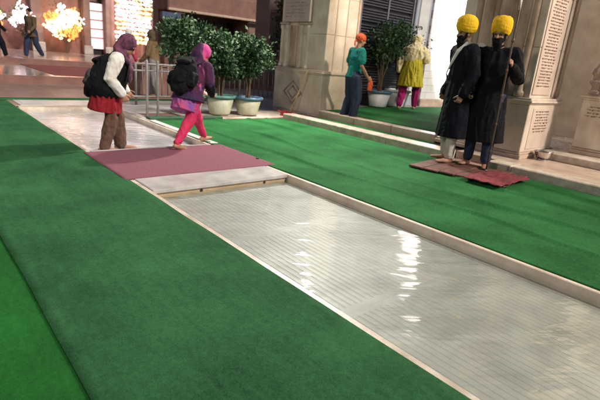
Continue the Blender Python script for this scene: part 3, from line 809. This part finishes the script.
potted((5.52, 8.12, .03), .38, .29, .44, 1.56, 'potted tree in a cream pot with dark blue rim nearest the marble pillar', M['rim'], M['pot'], 5000)
potted((9.30, 7.85, .225), .42, .30, .55, 2.02, 'blue rimmed potted tree on the porch next to the man in teal', M['rim'], M['pot_white'], 2100, 'leaf', size=.08)
potted((10.12, 7.92, .225), .46, .33, .60, 2.12, 'potted tree in a plain white pot on the porch left of the woman in yellow', M['pot_white'], M['pot_white'], 2300, 'leaf', size=.08)

# ------------------------------------------------------------------ small things
t = empty('broom', (6.70, 8.10, 0.03), 0, 'pale broom leaning against the pedestal of the left marble pillar', 'broom')
MB().tube([(0, 0, .12), (.12, -.28, .98)], [.016, .014], seg=8).build('handle', M['broomwood'], t, True)
MB().tube([(-.01, .02, 0), (0, 0, .14)], [(.05, .022), (.02, .018)], seg=10).build('brush', M['bristle'], t)
t = empty('dustpan', (6.46, 7.95, .03), .3, 'small red dustpan lying at the foot of the marble pillar', 'dustpan')
MB().box(-.13, .13, -.10, .1, 0, .012).box(-.13, -.115, -.1, .1, .0125, .07).box(.115, .13, -.1, .1, .0125, .07).box(-.115, .115, .085, .1, .0125, .09).build('pan', M['red_plastic'], t)
MB().tube([(0, .1, .05), (0, .24, .08)], [.018, .015]).build('handle', M['red_plastic'], t)
# steel bowl with cloth on the kerb
t = empty('steel_bowl', (7.26, 2.82, .107), 0, 'shiny steel bowl with a dark filling standing at the foot of the guards pillar', 'bowl')
MB().lathe([(0, .015), (.05, .012), (.085, .05), (.10, .095), (.104, .10), (.096, .098), (.08, .055), (0, .03)], seg=28).build('bowl', M['steel'], t, True)
MB().lathe([(0, 0), (.06, 0), (.055, .013)], seg=28).build('base', M['steel'], t, True)
MB().ell((0, 0, .07), (.085, 0, 0), (0, .085, 0), (0, 0, .03)).build('filling', M['soil'], t, True)
t.scale = (1.3,) * 3
# guards' dais
t = empty('wooden_dais', (5.57, 3.02, .012), R(8), 'low worn red wooden dais the two guards stand on', 'dais')
for k in range(6):
    y = -.60 + k * .205; MB().box(-.45 + .03 * sin(k), .46 + .03 * sin(k * 2), y, y + .197, .012, .036 + .002 * (k % 2), bev=.006).build('plank', M['board'], t)
for x in (-.38, .34): MB().box(x, x + .06, -.6, .62, 0, .0115).build('batten', M['darkwood'], t)
ru = sheet('rug', 5.06, 5.84, 2.36, 2.82, .068, M['rug'], (60, 40), lambda x, y: .022 * (.5 - abs(noise.noise(V((x * 6 + y * 3, y * 7, 0))))) + .012 * noise.noise(V((x * 15, y * 15, 2))))
for v in ru.data.vertices: v.co.x += .05 * noise.noise(V((v.co.y * 6, 2, 0))); v.co.y += .05 * noise.noise(V((v.co.x * 5, 5, 0)))
ru.modifiers.new('s', 'SOLIDIFY').thickness = .012
tag(ru, 'crumpled red rug over the near end of the wooden dais', 'rug')

#==PEOPLE==
# ------------------------------------------------------------------ people
def hand(mb, wrist, d, nrm, thumb, curl=.5, k=1.):
    """palm, five fingers of unequal length with knuckle bends, thumb from the side of the palm"""
    d = V(d).normalized(); th = V(thumb); th = (th - d * th.dot(d)).normalized(); n = d.cross(th)
    if n.dot(V(nrm)) < 0: n = -n
    wr = V(wrist)
    mb.tube([wr, wr + d * .03 * k, wr + d * .085 * k], [(.026 * k, .018 * k), (.037 * k, .016 * k), (.040 * k, .013 * k)], side=th, seg=12)
    for i, (o, ln) in enumerate(((.030, .070), (.010, .078), (-.011, .072), (-.030, .056))):
        p = wr + d * .085 * k + th * o * k; a = .25 + curl * .4; pts = [p - d * .012 * k]; dd = d
        for s_ in (.42, .32, .26):
            dd = (d * cos(a) + n * sin(a)).normalized(); p = p + dd * ln * s_ * k; pts.append(p.copy()); a += curl * (1. + .12 * i)
        mb.tube(pts, [.0088 * k, .0085 * k, .0078 * k, .0068 * k], seg=8)
    p = wr + d * .025 * k + th * .026 * k
    t1 = (th * .75 + d * .65 + n * .25).normalized(); p1 = p + t1 * .036 * k; t2 = (d * .8 + th * .25 + n * (.3 + curl * .5)).normalized(); p2 = p1 + t2 * .03 * k; p3 = p2 + t2 * .022 * k
    mb.tube([p, p1, p2, p3], [.013 * k, .011 * k, .0095 * k, .008 * k], seg=8)

def frame(fwd, up):
    f_ = V(fwd).normalized(); u = V(up); u = (u - f_ * u.dot(f_)).normalized(); return f_.cross(u), f_, u

def person(label, loc, heading, J, k=1., vox=.008, curl=(.6, .6), group=None, barefoot=True, face=True):
    """J: joints in a local frame (x right, y forward, z up). Returns root and head frame"""
    rz = atan2(-heading[0], heading[1])
    t = empty('person', loc, rz, label, 'person', group)
    J = {a: (V(b) if not isinstance(b, (int, float)) else b) for a, b in J.items()}
    hr, hf, hu = frame(J['hfwd'], J['hup']); hc = J['head']
    mb = MB()
    pel, che, nk = J['pelvis'], J['chest'], J['neck']
    sh = (J['shR'] - J['shL']).normalized()
    mid = (pel + che) / 2
    mb.tube([pel - (che - pel).normalized() * .06, pel, mid, che, (che + nk) / 2 + (nk - che) * .12], [(.13 * k, .10 * k), (.15 * k, .105 * k), (.125 * k, .092 * k), (.155 * k, .105 * k), (.12 * k, .075 * k)], side=sh, seg=18)
    mb.tube([che * .5 + nk * .5, nk, hc - hu * .05], [.065 * k, .052 * k, .05 * k])
    # head: cranium, face, jaw, nose, ears
    mb.ell(hc + hu * .025 - hf * .012, hr * .074, hf * .092, hu * .09)
    mb.ell(hc - hu * .035 + hf * .018, hr * .060, hf * .066, hu * .078)
    mb.ell(hc - hu * .085 + hf * .048, hr * .032, hf * .026, hu * .022)
    mb.tube([hc + hu * .012 + hf * .078, hc - hu * .012 + hf * .094, hc - hu * .028 + hf * .102], [.009, .012, .015], seg=8)
    mb.tube([hc + hu * .024 + hf * .072 - hr * .045, hc + hu * .030 + hf * .083 - hr * .02, hc + hu * .030 + hf * .083 + hr * .02, hc + hu * .024 + hf * .072 + hr * .045], [.010] * 4, seg=8)
    for s_ in (-1, 1): mb.ell(hc - hu * .012 + hr * s_ * .074 - hf * .008, hr * .010, hf * .018, hu * .030, 10, 8)
    for s_, q in (('R', 1), ('L', -1)):
        a, e, w_ = J['sh' + s_], J['el' + s_], J['wr' + s_]
        mb.tube([a, a + (e - a) * .45, e, e + (w_ - e) * .4, w_], [.050 * k, .043 * k, .037 * k, .036 * k, .025 * k], seg=12)
        mb.tube([che + (nk - che) * .35, a], [.07 * k, .052 * k], seg=12)
        d = J.get('hd' + s_, (w_ - e)); nm = J.get('hn' + s_, V((-q, .2, 0)))
        hand(mb, w_, d, nm, J.get('ht' + s_, V((0, 1, .1))), curl[0 if s_ == 'R' else 1])
        h_, kn, an = J['hip' + s_], J['kn' + s_], J['an' + s_]
        mb.tube([h_, h_ + (kn - h_) * .4, kn, kn + (an - kn) * .35, an], [.088 * k, .076 * k, .055 * k, .054 * k, .036 * k], seg=14)
        toe = J.get('toe' + s_, V((0, 1, 0))); toe = toe.normalized()
        heel = an - V((0, 0, an.z * .55)) - toe * .035
        base = V((an.x, an.y, an.z - .055)) 
        mb.tube([base - toe * .05, base + toe * .03, base + toe * .12, base + toe * .18], [(.030, .030), (.034, .034), (.042, .022), (.036, .014)], side=toe.cross(V((0, 0, 1))), seg=12)
        mb.tube([an, base], [.036 * k, .034], seg=10)
    body = fused('body', mb, M['skin'], t, vox, smooth=1)
    if face:
        for s_ in (-1, 1):
            MB().ell(hc + hu * .008 + hf * .080 + hr * s_ * .030, hr * .014, hf * .008, hu * .008, 10, 8).build('eye', M['eye'], t, True)
            MB().tube([hc + hu * .034 + hf * .084 + hr * s_ * .014, hc + hu * .036 + hf * .078 + hr * s_ * .046], [.005, .004], seg=6).build('eyebrow', M['hair'], t, True)
        MB().ell(hc - hu * .055 + hf * .080, hr * .024, hf * .008, hu * .008, 10, 8).build('mouth', M['lip'], t, True)
    return t, J, (hc, hr, hf, hu)

def leg_cloth(t, J, m, k=1., r=(.105, .09, .075, .068), low=.02, name='trousers', vox=.01, fold=.012, seed=1.):
    mb = MB()
    mb.tube([J['pelvis'] + V((0, 0, .04)), J['pelvis'] - V((0, 0, .04))], [(.165 * k, .12 * k), (.165 * k, .125 * k)], seg=18)
    for s_ in 'RL':
        h_, kn, an = J['hip' + s_], J['kn' + s_], J['an' + s_]
        mb.tube([h_, h_ + (kn - h_) * .45, kn, kn + (an - kn) * .5, an + V((0, 0, low))], [r[0], (r[0] + r[1]) / 2, r[1], r[2], r[3]], seg=16)
    return fused(name, mb, m, t, vox, fold, (11, 11, 4), 1, seed)

def sleeve(mb, J, s_, r=(.075, .062, .052), upto=1.):
    a, e, w_ = J['sh' + s_], J['el' + s_], J['wr' + s_]
    if upto <= .5: mb.tube([a, a + (e - a) * upto * 1.6], [r[0], r[1] * 1.15], seg=14)
    else: mb.tube([a, a + (e - a) * .5, e, e + (w_ - e) * .5, e + (w_ - e) * upto], [r[0], (r[0] + r[1]) / 2, r[1], (r[1] + r[2]) / 2, r[2]], seg=14)

def top(t, J, m, name, hem, hemr, k=1., sleeves=('R', 'L'), sl=1., vox=.01, fold=.012, waist=None, seed=2., sr=(.075, .062, .052), collar=True):
    """upper garment: chest to hem (a point), with sleeves"""
    mb = MB(); pel, che, nk = J['pelvis'], J['chest'], J['neck']; sh = (J['shR'] - J['shL']).normalized()
    wst = waist or (.155 * k, .12 * k)
    pts = [nk - (nk - che) * .18, che + (nk - che) * .55, che, (che + pel) / 2, pel]
    rad = [(.07 * k, .065 * k), (.145 * k, .098 * k), (.175 * k, .13 * k), wst, (wst[0] * 1.1, wst[1] * 1.12)]
    hem = V(hem)
    if (hem - pel).length > .03: pts += [(pel + hem) / 2, hem]; rad += [((wst[0] * 1.1 + hemr[0]) / 2, (wst[1] * 1.12 + hemr[1]) / 2), hemr]
    mb.tube(pts, rad, side=sh, seg=24, round_ends=False)
    for s_ in sleeves:
        mb.tube([che + (nk - che) * .42, J['sh' + s_]], [.09 * k, sr[0]], seg=14); sleeve(mb, J, s_, sr, sl)
    return fused(name, mb, m, t, vox, fold, (13, 13, 4), 2, seed)

def turban(t, hf_, m, big=1.):
    hc, hr, hf, hu = hf_
    c = hc + hu * .098 - hf * .012
    mb = MB().ell(c + hu * .012, hr * .116 * big, hf * .128 * big, hu * .118 * big, 28, 18)
    for s_ in (-1, 1):
        for k in range(6):
            zz = -.045 + .024 * k; cc = c + hu * (.012 + zz); ax = (hu + hr * s_ * (.50 - .05 * k) - hf * .12).normalized(); q_ = math.sqrt(max(.05, 1 - (zz / .104) ** 2))
            a = ax.cross(hf).normalized(); b = ax.cross(a)
            pts = [cc + a * .116 * big * q_ * cos(x * pi / 12) + b * .128 * big * q_ * sin(x * pi / 12) for x in range(25)]
            mb.tube(pts, [(.019, .004)] * 25, side=ax, seg=8, round_ends=False)
    return fused('turban', mb, m, t, .006, .002, (30, 30, 30), 1)

def beard(t, hf_, ln=.1):
    hc, hr, hf, hu = hf_
    mb = MB().tube([hc - hu * .045 + hf * .052, hc - hu * .09 + hf * .062, hc - hu * (.10 + ln) + hf * .045], [(.060, .036), (.058, .038), (.026, .016)], side=hr)
    for s_ in (-1, 1): mb.tube([hc + hu * .03 + hr * s_ * .070, hc - hu * .04 + hr * s_ * .064 + hf * .02, hc - hu * .08 + hr * s_ * .035 + hf * .05], [.014, .02, .024])
    mb.tube([hc - hu * .040 + hf * .088 - hr * .03, hc - hu * .034 + hf * .096, hc - hu * .040 + hf * .088 + hr * .03], [.007, .010, .007])
    return fused('beard', mb, M['hair'], t, .006, .006, (40, 40, 30), 1)

def scarf(t, hf_, J, m, name='headscarf', back=True, drape=()):
    hc, hr, hf, hu = hf_
    mb = MB().ell(hc + hu * .024 - hf * .022, hr * .094, hf * .104, hu * .108, 24, 16)
    mb.tube([hc - hf * .05, hc - hu * .09 - hf * .05, J['neck'] - hu * .0], [(.085, .07), (.085, .07), (.10, .09)], side=hr)
    mb.tube([hc - hu * .115 + hf * .005, hc - hu * .15 + hf * .01], [(.06, .055), (.085, .075)], side=hr)
    for pts, rad in drape: mb.tube(pts, rad, side=hr)
    return fused(name, mb, m, t, .008, .006, (18, 18, 10), 2)

def backpack(root_label, t, J, m, c, size, tilt, loc, rz, name='backpack', pocket='charcoal'):
    """own thing, worn on the back: bag, pocket, lid, straps"""
    b = empty(name, loc, rz, root_label, 'backpack'); b.scale = t.scale; sx, sy, sz = size
    up = V((0, sin(tilt), cos(tilt))); c = V(c)
    mb = MB().tube([c - up * sz * .5, c - up * sz * .3, c + up * .05, c + up * sz * .32, c + up * sz * .5], [(sx * .40, sy * .40), (sx * .5, sy * .5), (sx * .5, sy * .5), (sx * .44, sy * .42), (sx * .3, sy * .28)], side=(1, 0, 0), seg=20)
    bk = up.cross(V((1, 0, 0))); bk = -bk if bk.y > 0 else bk
    mb.tube([c + up * sz * .30 + bk * sy * .05, c + up * sz * .47 + bk * sy * .25, c + up * sz * .30 + bk * sy * .52], [(sx * .36, .03)] * 3, side=(1, 0, 0))
    for s_ in (-1, 1): mb.tube([c - up * sz * .30 + V((s_ * sx * .5, 0, 0)), c - up * sz * .02 + V((s_ * sx * .52, 0, 0))], [(.05, .07), (.045, .06)], side=(1, 0, 0))
    fused('bag', mb, m, b, .01, .020, (9, 9, 5), 1, 5.)
    MB().tube([c + up * sz * .45 - bk * sy * .1, c + up * sz * .58, c + up * sz * .45 + bk * sy * .15], [.012, .012, .012], seg=8).build('grab_loop', m, b, True)
    bk = up.cross(V((1, 0, 0))); bk = -bk if bk.y > 0 else bk
    mb = MB().tube([c - up * sz * .32 + bk * sy * .45, c - up * sz * .02 + bk * sy * .48], [(sx * .34, sy * .18), (sx * .33, sy * .17)], side=(1, 0, 0)); fused('pocket', mb, M[pocket], b, .01, .02, (9, 9, 9), 1)
    for s_ in ('R', 'L'):
        a = J['sh' + s_]; q = V((a.x * .62, 0, 0))
        pts = [V((q.x, 0, 0)) + V((0, c.y, c.z)) + up * sz * .42 - bk * sy * .3, V((q.x, a.y, a.z + .085)), V((q.x * 1.15, a.y + .13, a.z - .05)), V((q.x * 1.35, a.y + .09, a.z - .25)), V((q.x, 0, 0)) + V((0, c.y, c.z)) - up * sz * .35 - bk * sy * .35]
        MB().tube(pts, [(.028, .007)] * 5, side=(1, 0, 0), seg=10).build('strap', m, b, True)
    return b

# stoop: woman with white sleeve
hd1 = (.88, -.42)
def P(a, b, c): return (a, b, c)
J = dict(pelvis=P(0, -.03, .76), chest=P(0, .07, 1.03), neck=P(0, .13, 1.165), head=P(0, .205, 1.245), hfwd=P(.05, .78, -.60), hup=P(0, .6, .78),
         shR=P(.165, .10, 1.09), shL=P(-.165, .10, 1.09), elR=P(.22, .03, .87), elL=P(-.21, .04, .87), wrR=P(.17, .14, .71), wrL=P(-.16, .16, .72),
         hdR=P(-.1, .4, -.8), hipR=P(.085, -.03, .72), hipL=P(-.085, -.03, .72), knR=P(.10, .02, .41), knL=P(-.09, .06, .41), anR=P(.11, -.07, .08), anL=P(-.09, .09, .08))
t, J1, hf_ = person('stooping woman with white sleeves and brown baggy trousers wading in the far pool', (2.04, 6.03, -.083), hd1, J, .93, curl=(.9, .9))
t.scale = (1.05,) * 3
leg_cloth(t, J1, M['brown'], .9, (.082, .070, .072, .066), -.02, 'trousers', fold=.018)
top(t, J1, M['red'], 'kurta', (0, -.07, .48), (.205, .185), .96, waist=(.178, .152), fold=.014, sl=.0, sleeves=(), seed=4.)
mb = MB(); 
for s_ in 'RL': sleeve(mb, J1, s_, (.082, .068, .05)); 
mb.tube([J1['shR'], J1['shL']], [.07, .07]); fused('sleeves', mb, M['white'], t, .009, .010, (12, 12, 12), 1, 3.)
mb = MB().tube([J1['pelvis'] + V((0, -.01, -.02)), (J1['pelvis'] + J1['chest']) / 2, J1['chest'], (J1['chest'] + J1['neck']) / 2], [(.235, .205), (.22, .185), (.20, .165), (.13, .10)], side=(1, 0, 0), seg=20); fused('vest', mb, M['black'], t, .009, .010, (9, 9, 2), 1)
scarf(t, hf_, J1, M['scarf_dark'], drape=[([V((0, .20, 1.10)), V((.04, .24, .98)), V((.05, .22, .84))], [(.07, .04), (.06, .03), (.04, .02)])])
backpack('bulky black backpack on the stooping woman with white sleeves', t, J1, M['black'], (-.04, -.12, .89), (.30, .19, .44), .45, t.location, t.rotation_euler.z)

# woman stepping off the mat
J = dict(pelvis=P(0, -.04, .69), chest=P(0, .10, .97), neck=P(0, .17, 1.10), head=P(.01, .25, 1.185), hfwd=P(.1, .80, -.55), hup=P(0, .55, .8),
         shR=P(.155, .13, 1.03), shL=P(-.155, .13, 1.03), elR=P(.20, .14, .78), elL=P(-.19, .16, .80), wrR=P(.13, .30, .66), wrL=P(-.08, .34, .70),
         hdR=P(-.2, .6, .3), hipR=P(.085, -.03, .65), hipL=P(-.085, -.03, .65), knR=P(.085, -.12, .37), knL=P(-.08, .22, .40), anR=P(.08, -.36, .10), anL=P(-.07, .40, .09), toeR=P(0, 1, -.3))
t, J2, hf_ = person('woman in pink headscarf, violet jacket and pink trousers striding off the purple mat', (2.93, 5.63, .01), (.90, .43), J, .9, curl=(.7, .7))
leg_cloth(t, J2, M['pink'], .92, (.095, .075, .055, .045), .0, 'trousers', fold=.016, seed=7.)
top(t, J2, M['bluepink'], 'kurta', (0, -.13, .46), (.165, .18), .95, waist=(.155, .14), fold=.02, sl=0, sleeves=(), seed=8.)
top(t, J2, M['violet'], 'jacket', (0, -.06, .60), (.215, .20), .98, waist=(.165, .15), fold=.014, sl=.5, seed=9.)
mb = MB()
for s_ in 'RL': a, e, w_ = J2['sh' + s_], J2['el' + s_], J2['wr' + s_]; mb.tube([a + (e - a) * .35, e, e + (w_ - e) * .8], [.066, .060, .05])
fused('sleeves', mb, M['black'], t, .009, .010, (12, 12, 12), 1, 3.)
scarf(t, hf_, J2, M['pinkscarf'])
mb = MB().tube([hf_[0] - hf_[2] * .10 + hf_[3] * .06, hf_[0] - hf_[2] * .12 - hf_[3] * .06, J2['neck'] + V((0, -.06, .02)), J2['chest'] + V((0, -.13, .06))], [(.05, .04), (.08, .04), (.12, .05), (.10, .03)], side=(1, 0, 0)); fused('scarf_tail', mb, M['violet'], t, .009, .01, (14, 14, 6), 1)
backpack('soft black backpack worn by the woman in the pink headscarf', t, J2, M['black'], (0, -.14, .93), (.30, .18, .40), .50, t.location, t.rotation_euler.z, pocket='black')

# man in teal
J = dict(pelvis=P(0, 0, .96), chest=P(0, .02, 1.28), neck=P(0, .04, 1.48), head=P(0, .075, 1.60), hfwd=P(.1, 1, -.12), hup=P(0, .1, 1),
         shR=P(.19, .02, 1.40), shL=P(-.19, .02, 1.40), elR=P(.25, .02, 1.12), elL=P(-.24, .0, 1.12), wrR=P(.22, .20, .92), wrL=P(-.22, .18, .94),
         hdR=P(0, .7, -.5), hipR=P(.10, 0, .92), hipL=P(-.10, 0, .92), knR=P(.11, .06, .50), knL=P(-.11, .03, .50), anR=P(.11, .02, .09), anL=P(-.11, -.08, .09))
t, J3, hf_ = person('barefoot man in teal T-shirt, dark jeans and orange head cloth on the steps', (7.0, 6.62, .083), (.92, -.3), J, 1.0, curl=(1.1, .8))
leg_cloth(t, J3, M['denim'], 1.0, (.115, .10, .085, .075), .01, 'trousers', fold=.012, seed=11.)
top(t, J3, M['teal'], 't_shirt', (0, 0, .90), (.185, .145), .98, fold=.012, sl=.42, seed=12., sr=(.074, .068, .062))
hc, hr, hf2, hu = hf_
mb = MB().ell(hc + hu * .045 - hf2 * .012, hr * .092, hf2 * .108, hu * .090, 24, 14)
mb.tube([hc - hf2 * .09 + hu * .0, hc - hf2 * .12 - hu * .05, hc - hf2 * .11 - hu * .11], [(.03, .02), (.025, .015), (.03, .008)], side=hr)
fused('head_cloth', mb, M['orange'], t, .007, .006, (22, 22, 22), 1)
w_ = J3['wrR']
oc = empty('cloth', t.location, t.rotation_euler.z, 'orange cloth hanging from the hand of the man in teal', 'cloth')
mb = MB().tube([w_ + V((-.02, .07, -.04)), w_ + V((-.02, .09, -.12)), w_ + V((-.02, .08, -.24))], [(.03, .02), (.055, .03), (.06, .018)], side=(0, 1, 0)); fused('fabric', mb, M['orange'], oc, .008, .012, (25, 25, 8), 1)

# woman in yellow
J = dict(pelvis=P(0, 0, .96), chest=P(0, .04, 1.27), neck=P(0, .07, 1.46), head=P(0, .11, 1.585), hfwd=P(.3, 1, -.2), hup=P(0, .15, 1),
         shR=P(.18, .05, 1.37), shL=P(-.18, .05, 1.37), elR=P(.26, .10, 1.13), elL=P(-.27, .02, 1.13), wrR=P(.12, .28, 1.15), wrL=P(-.20, .20, 1.0),
         hipR=P(.10, 0, .90), hipL=P(-.10, 0, .90), knR=P(.13, .16, .50), knL=P(-.14, -.04, .49), anR=P(.14, .20, .08), anL=P(-.15, -.26, .09))
t, J4, hf_ = person('woman in cream shawl, mustard kurta and magenta trousers walking on the porch', (10.02, 7.48, .24), (.83, .45), J, 1.02, vox=.010)
t.scale = (1.05,) * 3
leg_cloth(t, J4, M['magenta'], 1.0, (.10, .09, .085, .065), .01, 'trousers', fold=.018, seed=13.)
top(t, J4, M['mustard'], 'kurta', (0, .0, .54), (.30, .26), 1.1, waist=(.21, .185), fold=.026, sl=.95, seed=14., sr=(.085, .075, .06))
hc, hr, hf2, hu = hf_
mb = MB().ell(hc + hu * .01 - hf2 * .02, hr * .125, hf2 * .135, hu * .135, 24, 16)
mb.tube([hc - hu * .08 - hf2 * .04, J4['neck'] + V((0, -.04, 0)), J4['chest'] + V((0, -.03, .1)), J4['chest'] + V((-.04, -.06, -.06))], [(.11, .10), (.17, .13), (.27, .19), (.24, .17)], side=(1, 0, 0))
mb.tube([J4['shL'] + V((-.02, -.02, 0)), J4['elL'] + V((-.02, -.06, 0)), J4['elL'] + V((-.03, -.10, -.26))], [(.11, .09), (.12, .10), (.10, .045)], side=(0, 1, 0))
mb.tube([J4['shR'], J4['elR'] + V((.02, 0, .05))], [.11, .10])
fused('shawl', mb, M['cream'], t, .010, .026, (9, 9, 3), 1, 6.)
b = empty('handbag', t.location, t.rotation_euler.z, 'black shoulder bag hanging at the side of the woman in yellow', 'bag')
mb = MB().tube([(-.33, .02, .86), (-.34, .03, 1.0)], [(.11, .045), (.10, .04)], side=(0, 1, 0)); fused('bag', mb, M['black'], b, .01, .006, (9, 9, 9), 1)
MB().tube([(-.34, .03, 1.02), (-.36, -.02, 1.2), (-.24, -.02, 1.48)], [.010] * 3, seg=8).build('strap', M['black'], b, True)

# guards
def guard(label, loc, heading, pale, headf, curl, arms, sc=1., lean=0.):
    J = dict(pelvis=P(0, 0, .98), chest=P(0 + lean * .6, .02, 1.31), neck=P(lean, .03, 1.52), head=P(lean * 1.1, .06, 1.635), hfwd=headf, hup=P(0, .0, 1),
             shR=P(.20 + lean * .9, .02, 1.43), shL=P(-.20 + lean * .9, .02, 1.43), hipR=P(.10, 0, .93), hipL=P(-.10, 0, .93), knR=P(.11, .04, .50), knL=P(-.11, .04, .50), anR=P(.12, -.01, .08), anL=P(-.12, .05, .08),
             toeR=P(.25, 1, 0), toeL=P(-.25, 1, 0))
    J.update(arms)
    t, J_, hf_ = person(label, loc, heading, J, 1.02, curl=curl, vox=.0075)
    t.scale = (sc,) * 3
    leg_cloth(t, J_, M['pale'] if pale else M['denim'], 1., (.11, .085, .07, .058), .02, 'trousers', fold=.012, seed=21. + pale)
    # long coat
    mb = MB(); pel, che, nk = J_['pelvis'], J_['chest'], J_['neck']
    mb.tube([nk - V((0, 0, .03)), che + V((0, 0, .12)), che, (che + pel) / 2, pel, V((0, -.01, .66)), V((0, -.02, .34))],
            [(.07, .07), (.19, .115), (.205, .145), (.185, .135), (.205, .155), (.235, .18), (.275, .215)], side=(1, 0, 0), seg=28, round_ends=False)
    for s_ in 'RL':
        mb.tube([che + (nk - che) * .40, J_['sh' + s_]], [.10, .085]); sleeve(mb, J_, s_, (.09, .075, .06), .97)
    coat = fused('coat', mb, M['navy'] if pale else M['black'], t, .009, .014, (10, 10, 1.8), 2, 31. + 5 * pale)
    # collar and front placket
    MB().tube([nk + V((-.055, .02, .0)), nk + V((0, .085, -.05)), nk + V((.055, .02, .0))], [(.012, .03)] * 3, side=(0, 0, 1)).build('collar', M['black'], t, True)
    turban(t, hf_, M['yellow_t'], 1.03); beard(t, hf_)
    return t, J_, hf_
arms = dict(elR=P(.27, -.02, 1.15), elL=P(-.27, -.02, 1.15), wrR=P(.26, .08, .90), wrL=P(-.26, .08, .90))
tg1, JG1, h1 = guard('bearded guard in yellow turban and long navy coat with pale trousers, looking left', (5.82, 3.52, .05), (-.80, .50), True, P(.0, 1, -.05), (.8, .8), arms, 1.035)
# white strap across the chest
mb = MB().tube([JG1['shL'] + V((.10, -.06, .075)), JG1['shL'] + V((.10, .04, .085)), JG1['shL'] + V((.12, .13, -.01)), JG1['chest'] + V((-.02, .175, -.06)), JG1['pelvis'] + V((.12, .165, .16)), JG1['pelvis'] + V((.20, .09, .05))],
              [(.024, .008)] * 6, side=(0, 0, 1), seg=8); mb.build('sash', M['white'], tg1, True)
armsL = dict(elR=P(.27, -.02, 1.15), wrR=P(.22, .15, .95), elL=P(-.31, .05, 1.13), wrL=P(-.24, .26, 1.27), hdL=P(.05, .5, .5), hnL=P(.9, .2, 0), htL=P(.1, -.3, 1))
tg2, JG2, h2 = guard('bearded guard in black coat facing the camera and holding the spear', (5.96, 3.16, .05), (-.93, -.30), False, P(.12, 1, -.05), (.8, 1.5), armsL, 1.035)
mb = MB().tube([JG2['shR'] + V((-.01, .03, .085)), JG2['shR'] + V((.03, .10, -.05)), JG2['shR'] + V((-.01, .12, -.26))], [(.05, .02), (.055, .018), (.03, .012)], side=(1, 0, 0)); fused('shoulder_cloth', mb, M['white'], tg2, .008, .008, (20, 20, 8), 1)
# staff: vertical through the closed left hand of the right guard
bpy.context.view_layer.update()
J_ = JG2; hp = tg2.matrix_world @ (J_['wrL'] + V((.04, .075, .055)))
t = empty('spear', (hp.x, hp.y, .05), 0, 'tall dark spear with a pale steel head held upright by the right guard', 'spear')
MB().tube([(0, 0, .02), (0, 0, 1.0), (0, 0, 1.98)], [.014, .013, .012], seg=10).build('shaft', M['darkwood'], t, True)
for z in (.25, .60, .95, 1.25, 1.6): MB().lathe([(.0152, z), (.018, z + .008), (.018, z + .03), (.0152, z + .04)], seg=12).build('ring', M['bronze'], t, True)
MB().tube([(0, 0, 1.97), (0, 0, 2.0), (0, 0, 2.06), (0, 0, 2.16), (0, 0, 2.24)], [(.015, .015), (.018, .012), (.034, .008), (.028, .006), (.002, .002)], seg=12).build('blade', M['steel'], t, True)
MB().tube([(0, 0, 0), (0, 0, .03)], [.016, .016], seg=10).build('ferrule', M['steel'], t, True)

# distant people
def far_person(label, loc, heading, topm, legm, scarfm=None, sc=1., stride=.2):
    J = dict(pelvis=P(0, 0, .94), chest=P(0, .03, 1.25), neck=P(0, .05, 1.44), head=P(0, .08, 1.56), hfwd=P(0, 1, -.1), hup=P(0, .1, 1),
             shR=P(.18, .03, 1.35), shL=P(-.18, .03, 1.35), elR=P(.23, -.04, 1.08), elL=P(-.23, .08, 1.08), wrR=P(.22, .04, .86), wrL=P(-.21, .24, .92),
             hipR=P(.10, 0, .90), hipL=P(-.10, 0, .90), knR=P(.10, stride * .7, .49), knL=P(-.10, -stride * .3, .49), anR=P(.10, stride, .08), anL=P(-.10, -stride * 1.3, .12))
    t, J_, hf_ = person(label, loc, heading, J, 1., vox=.013, face=True, group='people far off on the plaza')
    t.scale = (sc,) * 3
    leg_cloth(t, J_, legm, 1., (.11, .10, .085, .075), .02, 'trousers', vox=.014)
    top(t, J_, topm, 'jacket', (0, -.01, .72), (.21, .16), 1.05, vox=.014, sl=.95)
    if scarfm: scarf(t, hf_, J_, scarfm)
    else:
        hc, hr, hf2, hu = hf_
        mb = MB().ell(hc + hu * .035 - hf2 * .02, hr * .084, hf2 * .095, hu * .09); fused('hair', mb, M['hair'], t, .012, .004, (30, 30, 30), 1)
    return t
far_person('distant person in black jacket striding at the left edge of the photo', (3.0, 19.9 + .6, .4), (.8, -.4), M['black'], M['navy'], None, .98, .28)
far_person('distant walker in olive brown coat in front of the white lit tree', (4.22, 20.9, .4), (-.8, -.5), M['olive'], M['denim'], None, 1.06, .22)
far_person('distant person in rose red top by the end of the low wall', (4.95, 12.55 + .6, 0), (.7, .5), M['rose'], M['grey'], M['white'], .97, .1)
far_person('distant person in dull yellow brown coat in front of the low wall behind the barrier', (4.95, 11.45, 0), (-.6, .6), mat('cloth_ochre', (.15, .095, .045), .8, var=.2), M['grey'], M['olive'], .95, .1)
